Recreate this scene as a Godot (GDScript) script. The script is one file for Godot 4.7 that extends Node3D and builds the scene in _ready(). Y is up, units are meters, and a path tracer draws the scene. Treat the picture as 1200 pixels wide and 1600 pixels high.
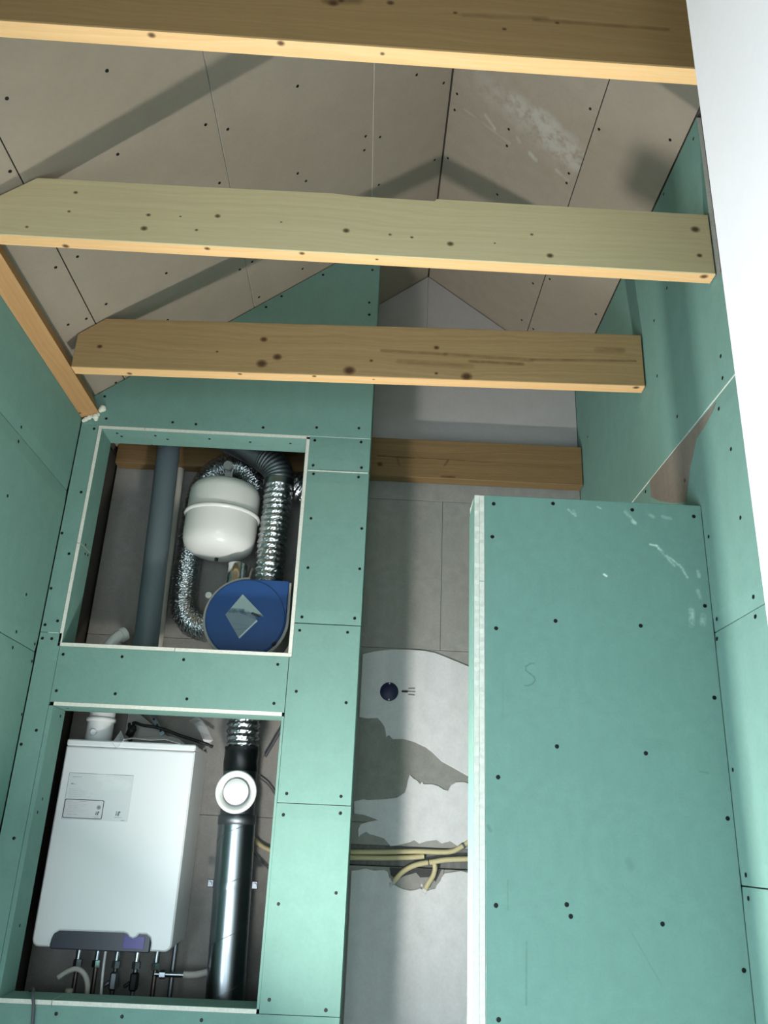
extends Node3D

const H := 1.45            # height of the camera above the floor
const XL := -1.104         # left wall face
const XR := 0.851          # right wall face
const DB := 2.74           # boxed-in partition face
const DF := 3.2            # far wall face
const DS := 2.0            # short wall face
const SL := 0.767          # roof slope (rise over run)
const YL := 2.32           # left slope height above the camera at x = 0
const YR := 2.603          # right slope height above the camera at x = 0

var org := Vector3.ZERO
var M := {}
var swap_grain := false
var screw_mesh: ArrayMesh
var rng := RandomNumberGenerator.new()
var fine := FastNoiseLite.new()


func W(x: float, y: float, d: float) -> Vector3:
	return Vector3(x, y + H, -d)


# ---------------------------------------------------------------- mesh helpers
func begin() -> SurfaceTool:
	var st := SurfaceTool.new()
	st.begin(Mesh.PRIMITIVE_TRIANGLES)
	st.set_smooth_group(-1)
	return st


func vt(st: SurfaceTool, p: Vector3, uv := Vector2.ZERO) -> void:
	st.set_uv(uv)
	st.add_vertex(p - org)


# corners counter-clockwise as seen from outside
func tri(st: SurfaceTool, a: Vector3, b: Vector3, c: Vector3, ua := Vector2.ZERO, ub := Vector2.ZERO, uc := Vector2.ZERO) -> void:
	vt(st, a, ua)
	vt(st, c, uc)
	vt(st, b, ub)


func quad(st: SurfaceTool, a: Vector3, b: Vector3, c: Vector3, d: Vector3, ua := Vector2.ZERO, ub := Vector2.ZERO, uc := Vector2.ZERO, ud := Vector2.ZERO) -> void:
	tri(st, a, b, c, ua, ub, uc)
	tri(st, a, c, d, ua, uc, ud)


func commit(st: SurfaceTool, called: String, mat: Material, parent: Node) -> MeshInstance3D:
	st.generate_normals()
	var mi := MeshInstance3D.new()
	mi.name = called
	mi.mesh = st.commit()
	mi.material_override = mat
	if parent == self:
		mi.position = org
	parent.add_child(mi, true)
	return mi


func thing(called: String, label: String, category: String, at: Vector3, group := "") -> Node3D:
	var o := Node3D.new()
	o.name = called
	o.position = at
	add_child(o, true)
	org = at
	tag(o, label, category, group)
	return o


func tag(o: Node3D, label: String, category: String, group := "") -> void:
	o.set_meta("label", label)
	o.set_meta("category", category)
	if group:
		o.set_meta("group", group)


func structure(called: String, label := "") -> Node3D:
	var o := Node3D.new()
	o.name = called
	add_child(o, true)
	org = Vector3.ZERO
	o.set_meta("kind", "structure")
	if label:
		o.set_meta("label", label)
	return o


# box with chamfered edges; b = basis of its axes
func bx(st: SurfaceTool, c: Vector3, s: Vector3, e := 0.0, b := Basis.IDENTITY) -> void:
	st.set_smooth_group(-1)
	var h := s * 0.5
	e = minf(e, minf(h.x, minf(h.y, h.z)) * 0.9)
	for ax in 3:
		for sg in [-1.0, 1.0]:
			var u := (ax + 1) % 3
			var v := (ax + 2) % 3
			var q := []
			for k in [[-1, -1], [1, -1], [1, 1], [-1, 1]]:
				var p := Vector3.ZERO
				p[ax] = sg * h[ax]
				p[u] = k[0] * (h[u] - e)
				p[v] = k[1] * (h[v] - e)
				q.append(c + b * p)
			if sg < 0:
				q.reverse()
			quad(st, q[0], q[1], q[2], q[3])
	if e <= 0.0:
		return
	for ax in 3:
		var u := (ax + 1) % 3
		var v := (ax + 2) % 3
		for k in [[-1, -1], [1, -1], [1, 1], [-1, 1]]:
			var q := []
			for t in [[0, -1], [1, -1], [1, 1], [0, 1]]:
				var p := Vector3.ZERO
				p[ax] = t[1] * (h[ax] - e)
				p[u] = k[0] * (h[u] - (0.0 if t[0] == 0 else e))
				p[v] = k[1] * (h[v] - (e if t[0] == 0 else 0.0))
				q.append(c + b * p)
			var n: Vector3 = (q[1] - q[0]).cross(q[3] - q[0])
			var o := Vector3.ZERO
			o[u] = k[0]
			o[v] = k[1]
			if n.dot(b * o) < 0:
				q.reverse()
			quad(st, q[0], q[1], q[2], q[3])
	for i in [-1, 1]:
		for j in [-1, 1]:
			for k in [-1, 1]:
				var g := Vector3(i, j, k)
				var q := []
				for ax in 3:
					var p := Vector3(i * (h.x - e), j * (h.y - e), k * (h.z - e))
					p[ax] = g[ax] * h[ax]
					q.append(c + b * p)
				if (q[1] - q[0]).cross(q[2] - q[0]).dot(b * g) < 0:
					q.reverse()
				tri(st, q[0], q[1], q[2])


func span(st: SurfaceTool, x0: float, x1: float, y0: float, y1: float, d0: float, d1: float, e := 0.0) -> void:
	bx(st, W((x0 + x1) / 2, (y0 + y1) / 2, (d0 + d1) / 2), Vector3(x1 - x0, y1 - y0, absf(d1 - d0)), e)


# polygon (in the plane o + u*U + v*V, N = U x V pointing out) made t thick behind the plane
func prism(front: SurfaceTool, sides: SurfaceTool, poly: PackedVector2Array, o: Vector3, U: Vector3, V: Vector3, t: float, e := 0.0) -> void:
	var N := U.cross(V).normalized()
	if Geometry2D.is_polygon_clockwise(poly):
		poly.reverse()
	var n := poly.size()
	var inner := PackedVector2Array()
	for i in n:
		var a := poly[(i + n - 1) % n]
		var b := poly[i]
		var c := poly[(i + 1) % n]
		var na := (b - a).normalized().rotated(PI / 2)
		var nb := (c - b).normalized().rotated(PI / 2)
		var m := (na + nb)
		m = m / maxf(m.length_squared() * 0.5, 0.35)
		inner.append(b + m * e)
	var at := func(p: Vector2, z: float) -> Vector3: return o + U * p.x + V * p.y + N * z
	var ids := Geometry2D.triangulate_polygon(inner)
	for k in range(0, ids.size(), 3):
		var a := inner[ids[k]]
		var b := inner[ids[k + 1]]
		var c := inner[ids[k + 2]]
		if (b - a).cross(c - a) < 0:
			var s := b
			b = c
			c = s
		tri(front, at.call(a, 0.0), at.call(b, 0.0), at.call(c, 0.0), a, b, c)
		tri(sides, at.call(a, -t), at.call(c, -t), at.call(b, -t), a, c, b)
	for i in n:
		var j := (i + 1) % n
		if e > 0.0:
			quad(front, at.call(poly[i], -e), at.call(poly[j], -e), at.call(inner[j], 0.0), at.call(inner[i], 0.0), poly[i], poly[j], inner[j], inner[i])
		var flat := absf(poly[j].x - poly[i].x) >= absf(poly[j].y - poly[i].y)
		var s0 := poly[i].x if flat else poly[i].y
		var s1 := poly[j].x if flat else poly[j].y
		if swap_grain:
			quad(sides, at.call(poly[i], -t), at.call(poly[j], -t), at.call(poly[j], -e), at.call(poly[i], -e), Vector2(t, s0), Vector2(t, s1), Vector2(0, s1), Vector2(0, s0))
			continue
		quad(sides, at.call(poly[i], -t), at.call(poly[j], -t), at.call(poly[j], -e), at.call(poly[i], -e), Vector2(s0, 0.25 + t), Vector2(s1, 0.25 + t), Vector2(s1, 0.25), Vector2(s0, 0.25))


func screws(parent: Node, spots: Array, o: Vector3, U: Vector3, V: Vector3) -> void:
	var N := U.cross(V).normalized()
	for s in spots:
		var mi := MeshInstance3D.new()
		mi.name = "screw"
		mi.mesh = screw_mesh
		mi.material_override = M.screw
		mi.transform = Transform3D(Basis(U, N, -V).rotated(N, s.x * 40.0), o + U * s.x + V * s.y + N * 0.0002 - org)
		parent.add_child(mi, true)


# plasterboard: any polygon, its paper face and its gypsum edges are two surfaces of one mesh
func board(parent: Node, poly: PackedVector2Array, o: Vector3, U: Vector3, V: Vector3, face: Material, spots := [], edge: Material = null, called := "plasterboard") -> MeshInstance3D:
	var f := begin()
	var s := begin()
	prism(f, s, poly, o, U, V, 0.0125, 0.0012)
	return two(f, s, called, face, edge if edge else M.gypsum, parent, spots, o, U, V)


func two(f: SurfaceTool, s: SurfaceTool, called: String, face: Material, edge: Material, parent: Node, spots: Array, o: Vector3, U: Vector3, V: Vector3) -> MeshInstance3D:
	f.generate_normals()
	s.generate_normals()
	var me: ArrayMesh = f.commit()
	s.commit(me)
	me.surface_set_material(0, face)
	me.surface_set_material(1, edge)
	var mi := MeshInstance3D.new()
	mi.name = called
	mi.mesh = me
	parent.add_child(mi, true)
	screws(mi, spots, o, U, V)
	return mi


# rectangular plasterboard with tapered long edges (low and/or high v)
func sheet(parent: Node, u0: float, u1: float, v0: float, v1: float, o: Vector3, U: Vector3, V: Vector3, face: Material, spots := [], low := true, high := true, edge: Material = null) -> MeshInstance3D:
	var N := U.cross(V).normalized()
	var f := begin()
	var s := begin()
	var t := 0.0125
	var tp := 0.0022
	var rows := [[v0, tp if low else 0.0], [v0 + 0.045, 0.0], [v1 - 0.045, 0.0], [v1, tp if high else 0.0]]
	var at := func(u: float, v: float, z: float) -> Vector3: return o + U * u + V * v + N * z
	for i in 3:
		var a: float = rows[i][0]
		var b: float = rows[i + 1][0]
		var za: float = -rows[i][1]
		var zb: float = -rows[i + 1][1]
		quad(f, at.call(u0, a, za), at.call(u1, a, za), at.call(u1, b, zb), at.call(u0, b, zb), Vector2(u0, a), Vector2(u1, a), Vector2(u1, b), Vector2(u0, b))
		quad(s, at.call(u0, b, zb), at.call(u0, b, -t), at.call(u0, a, -t), at.call(u0, a, za))
		quad(s, at.call(u1, a, za), at.call(u1, a, -t), at.call(u1, b, -t), at.call(u1, b, zb))
	var z0: float = -rows[0][1]
	var z1: float = -rows[3][1]
	quad(s, at.call(u0, v0, -t), at.call(u1, v0, -t), at.call(u1, v0, z0), at.call(u0, v0, z0))
	quad(s, at.call(u0, v1, z1), at.call(u1, v1, z1), at.call(u1, v1, -t), at.call(u0, v1, -t))
	quad(s, at.call(u1, v0, -t), at.call(u0, v0, -t), at.call(u0, v1, -t), at.call(u1, v1, -t))
	return two(f, s, "plasterboard", face, edge if edge else M.green, parent, spots, o, U, V)


func path(pts: Array, step: float) -> PackedVector3Array:
	var c := Curve3D.new()
	c.bake_interval = step
	for i in pts.size():
		var t: Vector3 = (pts[mini(i + 1, pts.size() - 1)] - pts[maxi(i - 1, 0)]) / 6.0
		c.add_point(pts[i], -t, t)
	return c.get_baked_points()


# a tube along points; rad(i, angle, length so far) gives the radius
func tube(st: SurfaceTool, pts: PackedVector3Array, rad: Callable, sides := 16, caps := true, smooth := true) -> void:
	st.set_smooth_group(0 if smooth else -1)
	var n := pts.size()
	var rings := []
	var up := Vector3.ZERO
	var far := 0.0
	for i in n:
		var dir := (pts[mini(i + 1, n - 1)] - pts[maxi(i - 1, 0)]).normalized()
		if up == Vector3.ZERO:
			up = dir.cross(Vector3.RIGHT if absf(dir.x) < 0.8 else Vector3.UP).normalized()
		up = (up - dir * up.dot(dir)).normalized()
		var side := dir.cross(up)
		if i > 0:
			far += pts[i].distance_to(pts[i - 1])
		var ring := PackedVector3Array()
		for k in sides:
			var a := TAU * k / sides
			var r: float = rad.call(i, a, far)
			ring.append(pts[i] + (up * cos(a) + side * sin(a)) * r)
		rings.append(ring)
	for i in n - 1:
		for k in sides:
			var l := (k + 1) % sides
			quad(st, rings[i][k], rings[i][l], rings[i + 1][l], rings[i + 1][k], Vector2(float(k) / sides, i * 0.1), Vector2(float(k + 1) / sides, i * 0.1), Vector2(float(k + 1) / sides, i * 0.1 + 0.1), Vector2(float(k) / sides, i * 0.1 + 0.1))
	if caps:
		st.set_smooth_group(-1)
		for k in range(1, sides - 1):
			tri(st, rings[0][0], rings[0][k + 1], rings[0][k])
			tri(st, rings[n - 1][0], rings[n - 1][k], rings[n - 1][k + 1])


func pipe(st: SurfaceTool, pts: Array, r: float, sides := 14, step := 0.012) -> void:
	tube(st, path(pts, step), func(_i, _a, _s): return r, sides)


func rod(st: SurfaceTool, a: Vector3, b: Vector3, r: float, sides := 14) -> void:
	tube(st, PackedVector3Array([a, b]), func(_i, _a, _s): return r, sides)


# profile = (radius, height) pairs turned about an axis
func lathe(st: SurfaceTool, profile: Array, at: Vector3, axis: Vector3, sides := 40, smooth := true) -> void:
	var y := axis.normalized()
	var x := y.cross(Vector3.RIGHT if absf(y.x) < 0.8 else Vector3.FORWARD).normalized()
	var z := x.cross(y)
	st.set_smooth_group(0 if smooth else -1)
	for i in profile.size() - 1:
		var p: Vector2 = profile[i]
		var q: Vector2 = profile[i + 1]
		for k in sides:
			var a := TAU * k / sides
			var b := TAU * (k + 1) / sides
			var da := x * cos(a) + z * sin(a)
			var db := x * cos(b) + z * sin(b)
			var A := at + da * p.x + y * p.y
			var B := at + db * p.x + y * p.y
			var C := at + db * q.x + y * q.y
			var D := at + da * q.x + y * q.y
			if p.x < 1e-5:
				tri(st, A, D, C)
			elif q.x < 1e-5:
				tri(st, A, D, B)
			else:
				quad(st, A, D, C, B)


func rounded(x0: float, x1: float, y0: float, y1: float, r: float, n := 5) -> PackedVector2Array:
	var p := PackedVector2Array()
	for c in [[x1 - r, y0 + r, -PI / 2], [x1 - r, y1 - r, 0.0], [x0 + r, y1 - r, PI / 2], [x0 + r, y0 + r, PI]]:
		for k in n + 1:
			var a: float = c[2] + PI / 2 * k / n
			p.append(Vector2(c[0] + cos(a) * r, c[1] + sin(a) * r))
	return p


# ---------------------------------------------------------------- materials
func mat(c: Color, rough := 0.8, metal := 0.0) -> StandardMaterial3D:
	var m := StandardMaterial3D.new()
	m.albedo_color = c
	m.roughness = rough
	m.metallic = metal
	return m


func mottle(c: Color, amount: float, size := 256, seed_ := 1) -> Image:
	var im := Image.create(size, size, false, Image.FORMAT_RGB8)
	var a := FastNoiseLite.new()
	a.seed = seed_
	a.frequency = 1.0
	for y in size:
		for x in size:
			# tiles: the noise is read on a torus
			var u := TAU * x / size
			var v := TAU * y / size
			var n := a.get_noise_3d(cos(u) * 1.6 + 7.0, sin(u) * 1.6, cos(v) * 1.6 + sin(v) * 1.1) * 0.6
			n += fine.get_noise_2d(x * 1.7, y * 1.7) * 0.4
			var k := 1.0 + n * amount
			im.set_pixel(x, y, Color(c.r * k, c.g * k, c.b * k))
	return im


func tiled(c: Color, amount: float, scale_: float, rough: float, seed_: int) -> StandardMaterial3D:
	var m := mat(Color.WHITE, rough)
	m.albedo_texture = ImageTexture.create_from_image(mottle(c, amount, 256, seed_))
	m.uv1_triplanar = true
	m.uv1_world_triplanar = true
	m.uv1_scale = Vector3.ONE * scale_
	m.metallic_specular = 0.3
	return m


func stroke(im: Image, a: Vector2, b: Vector2, w: float, c: Color, strength: float, rough := 0.6) -> void:
	var lo := Vector2(minf(a.x, b.x) - w, minf(a.y, b.y) - w)
	var hi := Vector2(maxf(a.x, b.x) + w, maxf(a.y, b.y) + w)
	for y in range(maxi(int(lo.y), 0), mini(int(hi.y) + 1, im.get_height())):
		for x in range(maxi(int(lo.x), 0), mini(int(hi.x) + 1, im.get_width())):
			var p := Vector2(x, y)
			var d := Geometry2D.get_closest_point_to_segment(p, a, b).distance_to(p) / w
			if d < 1.0:
				var k := (1.0 - d * d) * strength
				if rough > 0.0:
					k *= clampf(0.55 + (fine.get_noise_2d(x * 0.35, y * 0.35) * 1.3 + fine.get_noise_2d(x * 1.3, y * 1.3) * 0.5) * rough + (1.0 - rough) * 0.45, 0.0, 1.0)
				im.set_pixel(x, y, im.get_pixel(x, y).lerp(c, clampf(k, 0.0, 1.0)))


# 2 m by 0.4 m of planed softwood: u along the grain
func wood(seed_: int, light: Color, dark: Color, knots: Array, streaks := []) -> StandardMaterial3D:
	var w := 1024
	var h := 256
	var im := Image.create(w, h, false, Image.FORMAT_RGB8)
	var n := FastNoiseLite.new()
	n.seed = seed_
	n.frequency = 1.0
	for y in h:
		for x in w:
			var u := 2.0 * x / w
			var v := 0.4 * y / h
			var bend := n.get_noise_2d(u * 0.9, v * 3.0) * 0.03
			var spot := 0.0
			for k in knots:
				var du: float = (u - k.x) / 2.6
				var dv: float = v - k.y
				var q: float = sqrt(du * du + dv * dv) / (k.z * 0.55)
				bend += signf(dv) * k.z * 0.6 * exp(-q * q * 0.25)
				var e: float = Vector2((u - k.x) / 1.25, dv).length() / k.z
				if e < 1.6:
					spot = maxf(spot, clampf(1.5 - e, 0.0, 1.0))
			var g := n.get_noise_2d(u * 0.7 + 40.0, (v + bend) * 70.0)
			var f := n.get_noise_2d(u * 9.0 + 90.0, (v + bend * 0.5) * 330.0)
			var t := clampf(0.45 + g * 0.42 + f * 0.30, 0.0, 1.0)
			var c := light.lerp(dark, t)
			c = c.lerp(Color(0.20, 0.12, 0.07), spot * 0.72)
			im.set_pixel(x, y, c)
	for k in streaks:
		stroke(im, Vector2(k[0] * 512.0, k[1] * 640.0), Vector2(k[2] * 512.0, k[3] * 640.0), k[4], Color(0.27, 0.19, 0.11), k[5] * 0.9, 0.35)
	var m := mat(Color.WHITE, 0.75)
	m.albedo_texture = ImageTexture.create_from_image(im)
	m.uv1_scale = Vector3(0.5, 2.5, 1)
	m.uv1_offset = Vector3(0.55, 0, 0)
	m.metallic_specular = 0.3
	return m


func make_materials() -> void:
	M.green = tiled(Color(0.458, 0.600, 0.562), 0.05, 1.3, 0.85, 3)
	M.green_edge = M.green
	M.card = tiled(Color(0.600, 0.560, 0.505), 0.06, 1.1, 0.9, 5)
	M.gypsum = tiled(Color(0.86, 0.86, 0.82), 0.10, 9.0, 0.95, 6)
	M.block = tiled(Color(0.57, 0.565, 0.545), 0.10, 1.7, 0.95, 7)
	M.plaster = tiled(Color(0.79, 0.79, 0.79), 0.07, 1.4, 0.9, 8)
	M.base_coat = tiled(Color(0.53, 0.53, 0.51), 0.12, 2.2, 0.95, 9)
	M.gable = tiled(Color(0.72, 0.71, 0.71), 0.04, 1.0, 0.9, 10)
	M.white_wall = tiled(Color(0.87, 0.845, 0.84), 0.02, 0.8, 0.8, 11)
	M.concrete = tiled(Color(0.86, 0.85, 0.83), 0.12, 0.9, 0.85, 12)
	M.dark = mat(Color(0.16, 0.16, 0.16), 0.95)
	M.chase = tiled(Color(0.44, 0.44, 0.43), 0.25, 5.0, 0.95, 14)
	M.hollow = mat(Color(0.26, 0.26, 0.26), 0.95)
	M.core = mat(Color(0.30, 0.28, 0.25), 0.95)
	M.brown_paper = tiled(Color(0.50, 0.47, 0.43), 0.10, 4.0, 0.95, 13)
	M.screw = mat(Color(0.05, 0.07, 0.07), 0.5, 0.4)
	M.white_enamel = mat(Color(0.93, 0.94, 0.94), 0.28)
	M.white_plastic = mat(Color(0.90, 0.91, 0.90), 0.4)
	M.ivory = mat(Color(0.80, 0.80, 0.76), 0.45)
	M.tank = mat(Color(0.88, 0.88, 0.86), 0.22)
	M.foil = mat(Color(0.80, 0.82, 0.83), 0.28, 1.0)
	M.zinc = mat(Color(0.62, 0.65, 0.67), 0.28, 1.0)
	M.zinc_dull = mat(Color(0.50, 0.52, 0.54), 0.45, 1.0)
	M.chrome = mat(Color(0.80, 0.82, 0.83), 0.15, 1.0)
	M.rubber = mat(Color(0.05, 0.05, 0.055), 0.6)
	M.black_tape = mat(Color(0.09, 0.10, 0.10), 0.35)
	M.grey_pvc = mat(Color(0.36, 0.41, 0.43), 0.45)
	M.blue = mat(Color(0.105, 0.28, 0.50), 0.5)
	M.navy = mat(Color(0.07, 0.08, 0.25), 0.5)
	M.steel_grey = mat(Color(0.66, 0.66, 0.63), 0.5)
	M.panel_grey = mat(Color(0.22, 0.23, 0.28), 0.35)
	M.yellow = mat(Color(0.74, 0.70, 0.545), 0.55)
	M.cream_hose = mat(Color(0.72, 0.71, 0.68), 0.6)
	M.copper = mat(Color(0.42, 0.38, 0.36), 0.45, 1.0)
	M.grey_cable = mat(Color(0.33, 0.34, 0.36), 0.6)
	M.foam = mat(Color(0.86, 0.86, 0.80), 0.9)
	M.paper = mat(Color(0.92, 0.92, 0.93), 0.8)
	var tape := mat(Color(0.85, 0.87, 0.88, 0.32), 0.2)
	tape.transparency = BaseMaterial3D.TRANSPARENCY_ALPHA
	M.clear_tape = tape
	var glass := mat(Color(1, 1, 1, 0.06), 0.02)
	glass.transparency = BaseMaterial3D.TRANSPARENCY_ALPHA
	M.glass = glass
	var lit := mat(Color(0.16, 0.14, 0.42), 0.3)
	lit.emission_enabled = true
	lit.emission = Color(0.30, 0.25, 0.85)
	lit.emission_energy_multiplier = 0.10
	M.lcd = lit
	var led := mat(Color(1, 1, 1), 0.4)
	led.emission_enabled = true
	led.emission = Color(0.96, 0.98, 1.0)
	led.emission_energy_multiplier = 4.0
	M.led = led


# ---------------------------------------------------------------- scene
func _ready() -> void:
	rng.seed = 11
	fine.seed = 4
	fine.frequency = 0.11

	# camera, sky, daylight, exposure
	var cam := Camera3D.new()
	cam.name = "camera"
	cam.fov = 63.44
	cam.near = 0.05
	cam.position = Vector3(0, H, 0)
	cam.basis = Basis(Vector3.UP, deg_to_rad(-0.5)) * Basis(Vector3.RIGHT, deg_to_rad(21.58)) * Basis(Vector3.BACK, deg_to_rad(2.61))
	add_child(cam)
	cam.current = true

	var env := Environment.new()
	env.background_mode = Environment.BG_SKY
	var sky := Sky.new()
	var pm := ProceduralSkyMaterial.new()
	pm.sky_top_color = Color(0.62, 0.74, 0.92)
	pm.sky_horizon_color = Color(0.86, 0.90, 0.95)
	pm.ground_bottom_color = Color(0.35, 0.36, 0.34)
	pm.ground_horizon_color = Color(0.62, 0.64, 0.64)
	sky.sky_material = pm
	env.sky = sky
	env.background_energy_multiplier = 1.0
	env.tonemap_mode = Environment.TONE_MAPPER_LINEAR
	env.tonemap_exposure = 0.9
	env.sdfgi_enabled = true
	env.ssao_enabled = true
	env.ssil_enabled = true
	var we := WorldEnvironment.new()
	we.name = "environment"
	we.environment = env
	add_child(we)

	# daylight entering by the window in the left wall behind the camera
	var day := AreaLight3D.new()
	day.name = "window_daylight"
	day.area_size = Vector2(1.6, 1.2)
	day.position = Vector3(XL + 0.03, H - 0.55, -0.45)
	day.basis = Basis(Vector3.BACK, deg_to_rad(-10)) * Basis(Vector3.UP, -PI / 2)
	day.light_color = Color(0.90, 0.96, 1.0)
	day.light_energy = 8.6
	day.area_range = 12.0
	day.area_attenuation = 2.0
	day.shadow_enabled = true
	add_child(day)
	# daylight entering by the glazed door in the wall behind the camera
	var back := AreaLight3D.new()
	back.name = "door_daylight"
	back.area_size = Vector2(1.1, 1.9)
	back.position = Vector3(-0.2, 1.05, 2.44)
	back.rotation = Vector3(deg_to_rad(-38), 0, 0)
	back.light_color = Color(0.90, 0.96, 1.0)
	back.light_energy = 6.6
	back.area_range = 12.0
	back.area_attenuation = 2.0
	back.shadow_enabled = true
	add_child(back)

	make_materials()
	var sm := begin()
	lathe(sm, [Vector2(0.0052, 0.0), Vector2(0.0048, 0.0006), Vector2(0.0028, 0.0007), Vector2(0.0, 0.0002)], Vector3.ZERO, Vector3.UP, 10)
	sm.generate_normals()
	screw_mesh = sm.commit()

	build_shell()
	build_left_wall()
	build_right_wall()
	build_ceiling()
	build_far_wall()
	build_partition()
	build_short_wall()
	build_beams()
	build_upper_services()
	build_boiler()
	build_lower_services()
	build_conduits()
	build_work_lamp()


# floor, outer masonry, wall behind the camera with its window
func build_shell() -> void:
	var fl := structure("floor")
	var st := begin()
	span(st, XL - 0.2, XR + 0.35, -H - 0.15, -H, -2.7, DF + 0.3)
	commit(st, "concrete_slab", M.concrete, fl)

	var wf := structure("wall_front")
	st = begin()
	span(st, XL - 0.2, -0.8, -H, 2.6, -2.7, -2.5)
	span(st, 0.4, XR + 0.35, -H, 2.6, -2.7, -2.5)
	span(st, -0.8, 0.4, 0.65, 2.6, -2.7, -2.5)
	commit(st, "masonry", M.block, wf)
	var door := structure("door_1")
	for r in [[-0.8, -0.72, -H, 0.65], [0.32, 0.4, -H, 0.65], [-0.72, 0.32, 0.57, 0.65], [-0.72, 0.32, -H, -1.33]]:
		st = begin()
		span(st, r[0], r[1], r[2], r[3], -2.63, -2.57, 0.004)
		commit(st, "door_frame", M.white_plastic, door)
	st = begin()
	span(st, -0.72, 0.32, -1.33, 0.57, -2.603, -2.597)
	commit(st, "pane", M.glass, door)
	# window in the left wall, behind the camera
	var wi := structure("window_1")
	var fr := [[1.3, 1.24, -1.14, 0.04], [-0.34, -0.4, -1.14, 0.04], [1.3, -0.4, 0.04, 0.1], [1.3, -0.4, -1.2, -1.14], [0.47, 0.43, -1.14, 0.04]]
	for r in fr:
		st = begin()
		span(st, XL - 0.14, XL - 0.08, r[2], r[3], r[0], r[1], 0.004)
		commit(st, "window_frame", M.white_plastic, wi)
	for r in [[1.24, 0.47], [0.43, -0.34]]:
		st = begin()
		span(st, XL - 0.113, XL - 0.107, -1.14, 0.04, r[0], r[1])
		commit(st, "pane", M.glass, wi)


func build_left_wall() -> void:
	var w := structure("wall_left")
	var st := begin()
	span(st, XL - 0.2, XL - 0.0127, -H, 1.46, 1.3, DF + 0.2)
	span(st, XL - 0.2, XL - 0.0127, -H, 1.46, -2.5, -0.4)
	span(st, XL - 0.2, XL - 0.0127, -H, -1.2, -0.4, 1.3)
	span(st, XL - 0.2, XL - 0.0127, 0.1, 1.46, -0.4, 1.3)
	commit(st, "masonry", M.core, w)
	# u runs towards the camera side: looking at the wall from the room, u = depth
	var o := W(XL, 0, 0)
	var U := Vector3(0, 0, 1)
	U = Vector3(0, 0, -1)
	var V := Vector3.UP
	# N = U x V must be +x : (0,0,-1) x (0,1,0) = (1,0,0)
	var rows := [[-H, -0.606], [-0.604, -0.030], [-0.028, 0.526], [0.529, 1.104], [1.107, 1.458]]
	var spots := {1: [], 2: [Vector2(2.562, 0.503), Vector2(2.727, 0.494), Vector2(2.73, 0.324)], 3: [Vector2(2.3, 1.082), Vector2(2.309, 0.906), Vector2(2.579, 0.678), Vector2(2.564, 0.553), Vector2(2.722, 0.55)], 4: [Vector2(2.297, 1.13)]}
	for i in rows.size():
		sheet(w, 1.3, DB - 0.002, rows[i][0], rows[i][1], o, U, V, M.green, spots.get(i, []), true, i < 4)
		sheet(w, -2.5, -0.4, rows[i][0], rows[i][1], o, U, V, M.green, [], true, i < 4)
	sheet(w, -0.4, 1.3, 0.1, 1.458, o, U, V, M.green, [], false, false)
	sheet(w, -0.4, 1.3, -H, -1.2, o, U, V, M.green, [], false, false)


func build_right_wall() -> void:
	var w := structure("wall_right")
	var st := begin()
	span(st, XR + 0.0127, XR + 0.3, -H, 1.93, 0.9, DF + 0.2)
	commit(st, "masonry", M.core, w)
	var o := W(XR, 0, 0)
	# N = U x V must be -x : U = +z, so u = -depth
	var U := Vector3(0, 0, 1)
	var V := Vector3.UP
	var low := [[-H, -0.636], [-0.633, -0.063], [-0.060, 0.512], [0.515, 1.086]]
	var spots := {1: [Vector2(-1.973, -0.085)], 2: [Vector2(-1.992, 0.495), Vector2(-1.778, 0.496), Vector2(-1.981, 0.185), Vector2(-1.973, -0.038)], 3: [Vector2(-1.833, 1.05), Vector2(-1.794, 0.918), Vector2(-2.412, 1.067), Vector2(-2.091, 0.965), Vector2(-1.789, 0.737), Vector2(-1.975, 0.757), Vector2(-1.775, 0.541), Vector2(-1.980, 0.542)]}
	for i in low.size():
		sheet(w, -DF, -0.9, low[i][0], low[i][1], o, U, V, M.green, spots.get(i, []), true, true)
	board(w, PackedVector2Array([Vector2(-DF, 1.089), Vector2(-0.9, 1.089), Vector2(-0.9, 1.39), Vector2(-1.755, 1.39), Vector2(-1.755, 1.945), Vector2(-DF, 1.945)]), o, U, V, M.green,
		[Vector2(-2.081, 1.604), Vector2(-2.208, 1.573), Vector2(-2.224, 1.38), Vector2(-2.1, 1.171), Vector2(-1.787, 1.176), Vector2(-1.792, 1.115), Vector2(-3.041, 1.579), Vector2(-1.788, 1.90), Vector2(-2.034, 1.925)])
	# torn paper beside the seam
	var f := begin()
	prism(f, f, PackedVector2Array([Vector2(-2.118, 1.084), Vector2(-1.99, 1.079), Vector2(-1.846, 1.076), Vector2(-1.872, 1.062), Vector2(-1.93, 1.048), Vector2(-1.985, 1.041), Vector2(-2.02, 1.004), Vector2(-2.045, 0.985), Vector2(-2.073, 0.94), Vector2(-2.097, 0.902), Vector2(-2.199, 0.941), Vector2(-2.30, 0.99), Vector2(-2.365, 1.029), Vector2(-2.363, 1.084)]), o + Vector3(-0.0006, 0, 0), U, V, 0.0005)
	var torn := commit(f, "torn_paper_patch", M.brown_paper, w)
	torn.set_meta("label", "brown torn paper patch under the board seam")
	# white plastered return beside the camera
	var r := structure("wall_right_return", "white plastered wall corner close to the camera")
	st = begin()
	span(st, 0.441, XR + 0.35, -H, 2.6, -2.5, 0.898, 0.004)
	commit(st, "plaster", M.white_wall, r)


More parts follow.
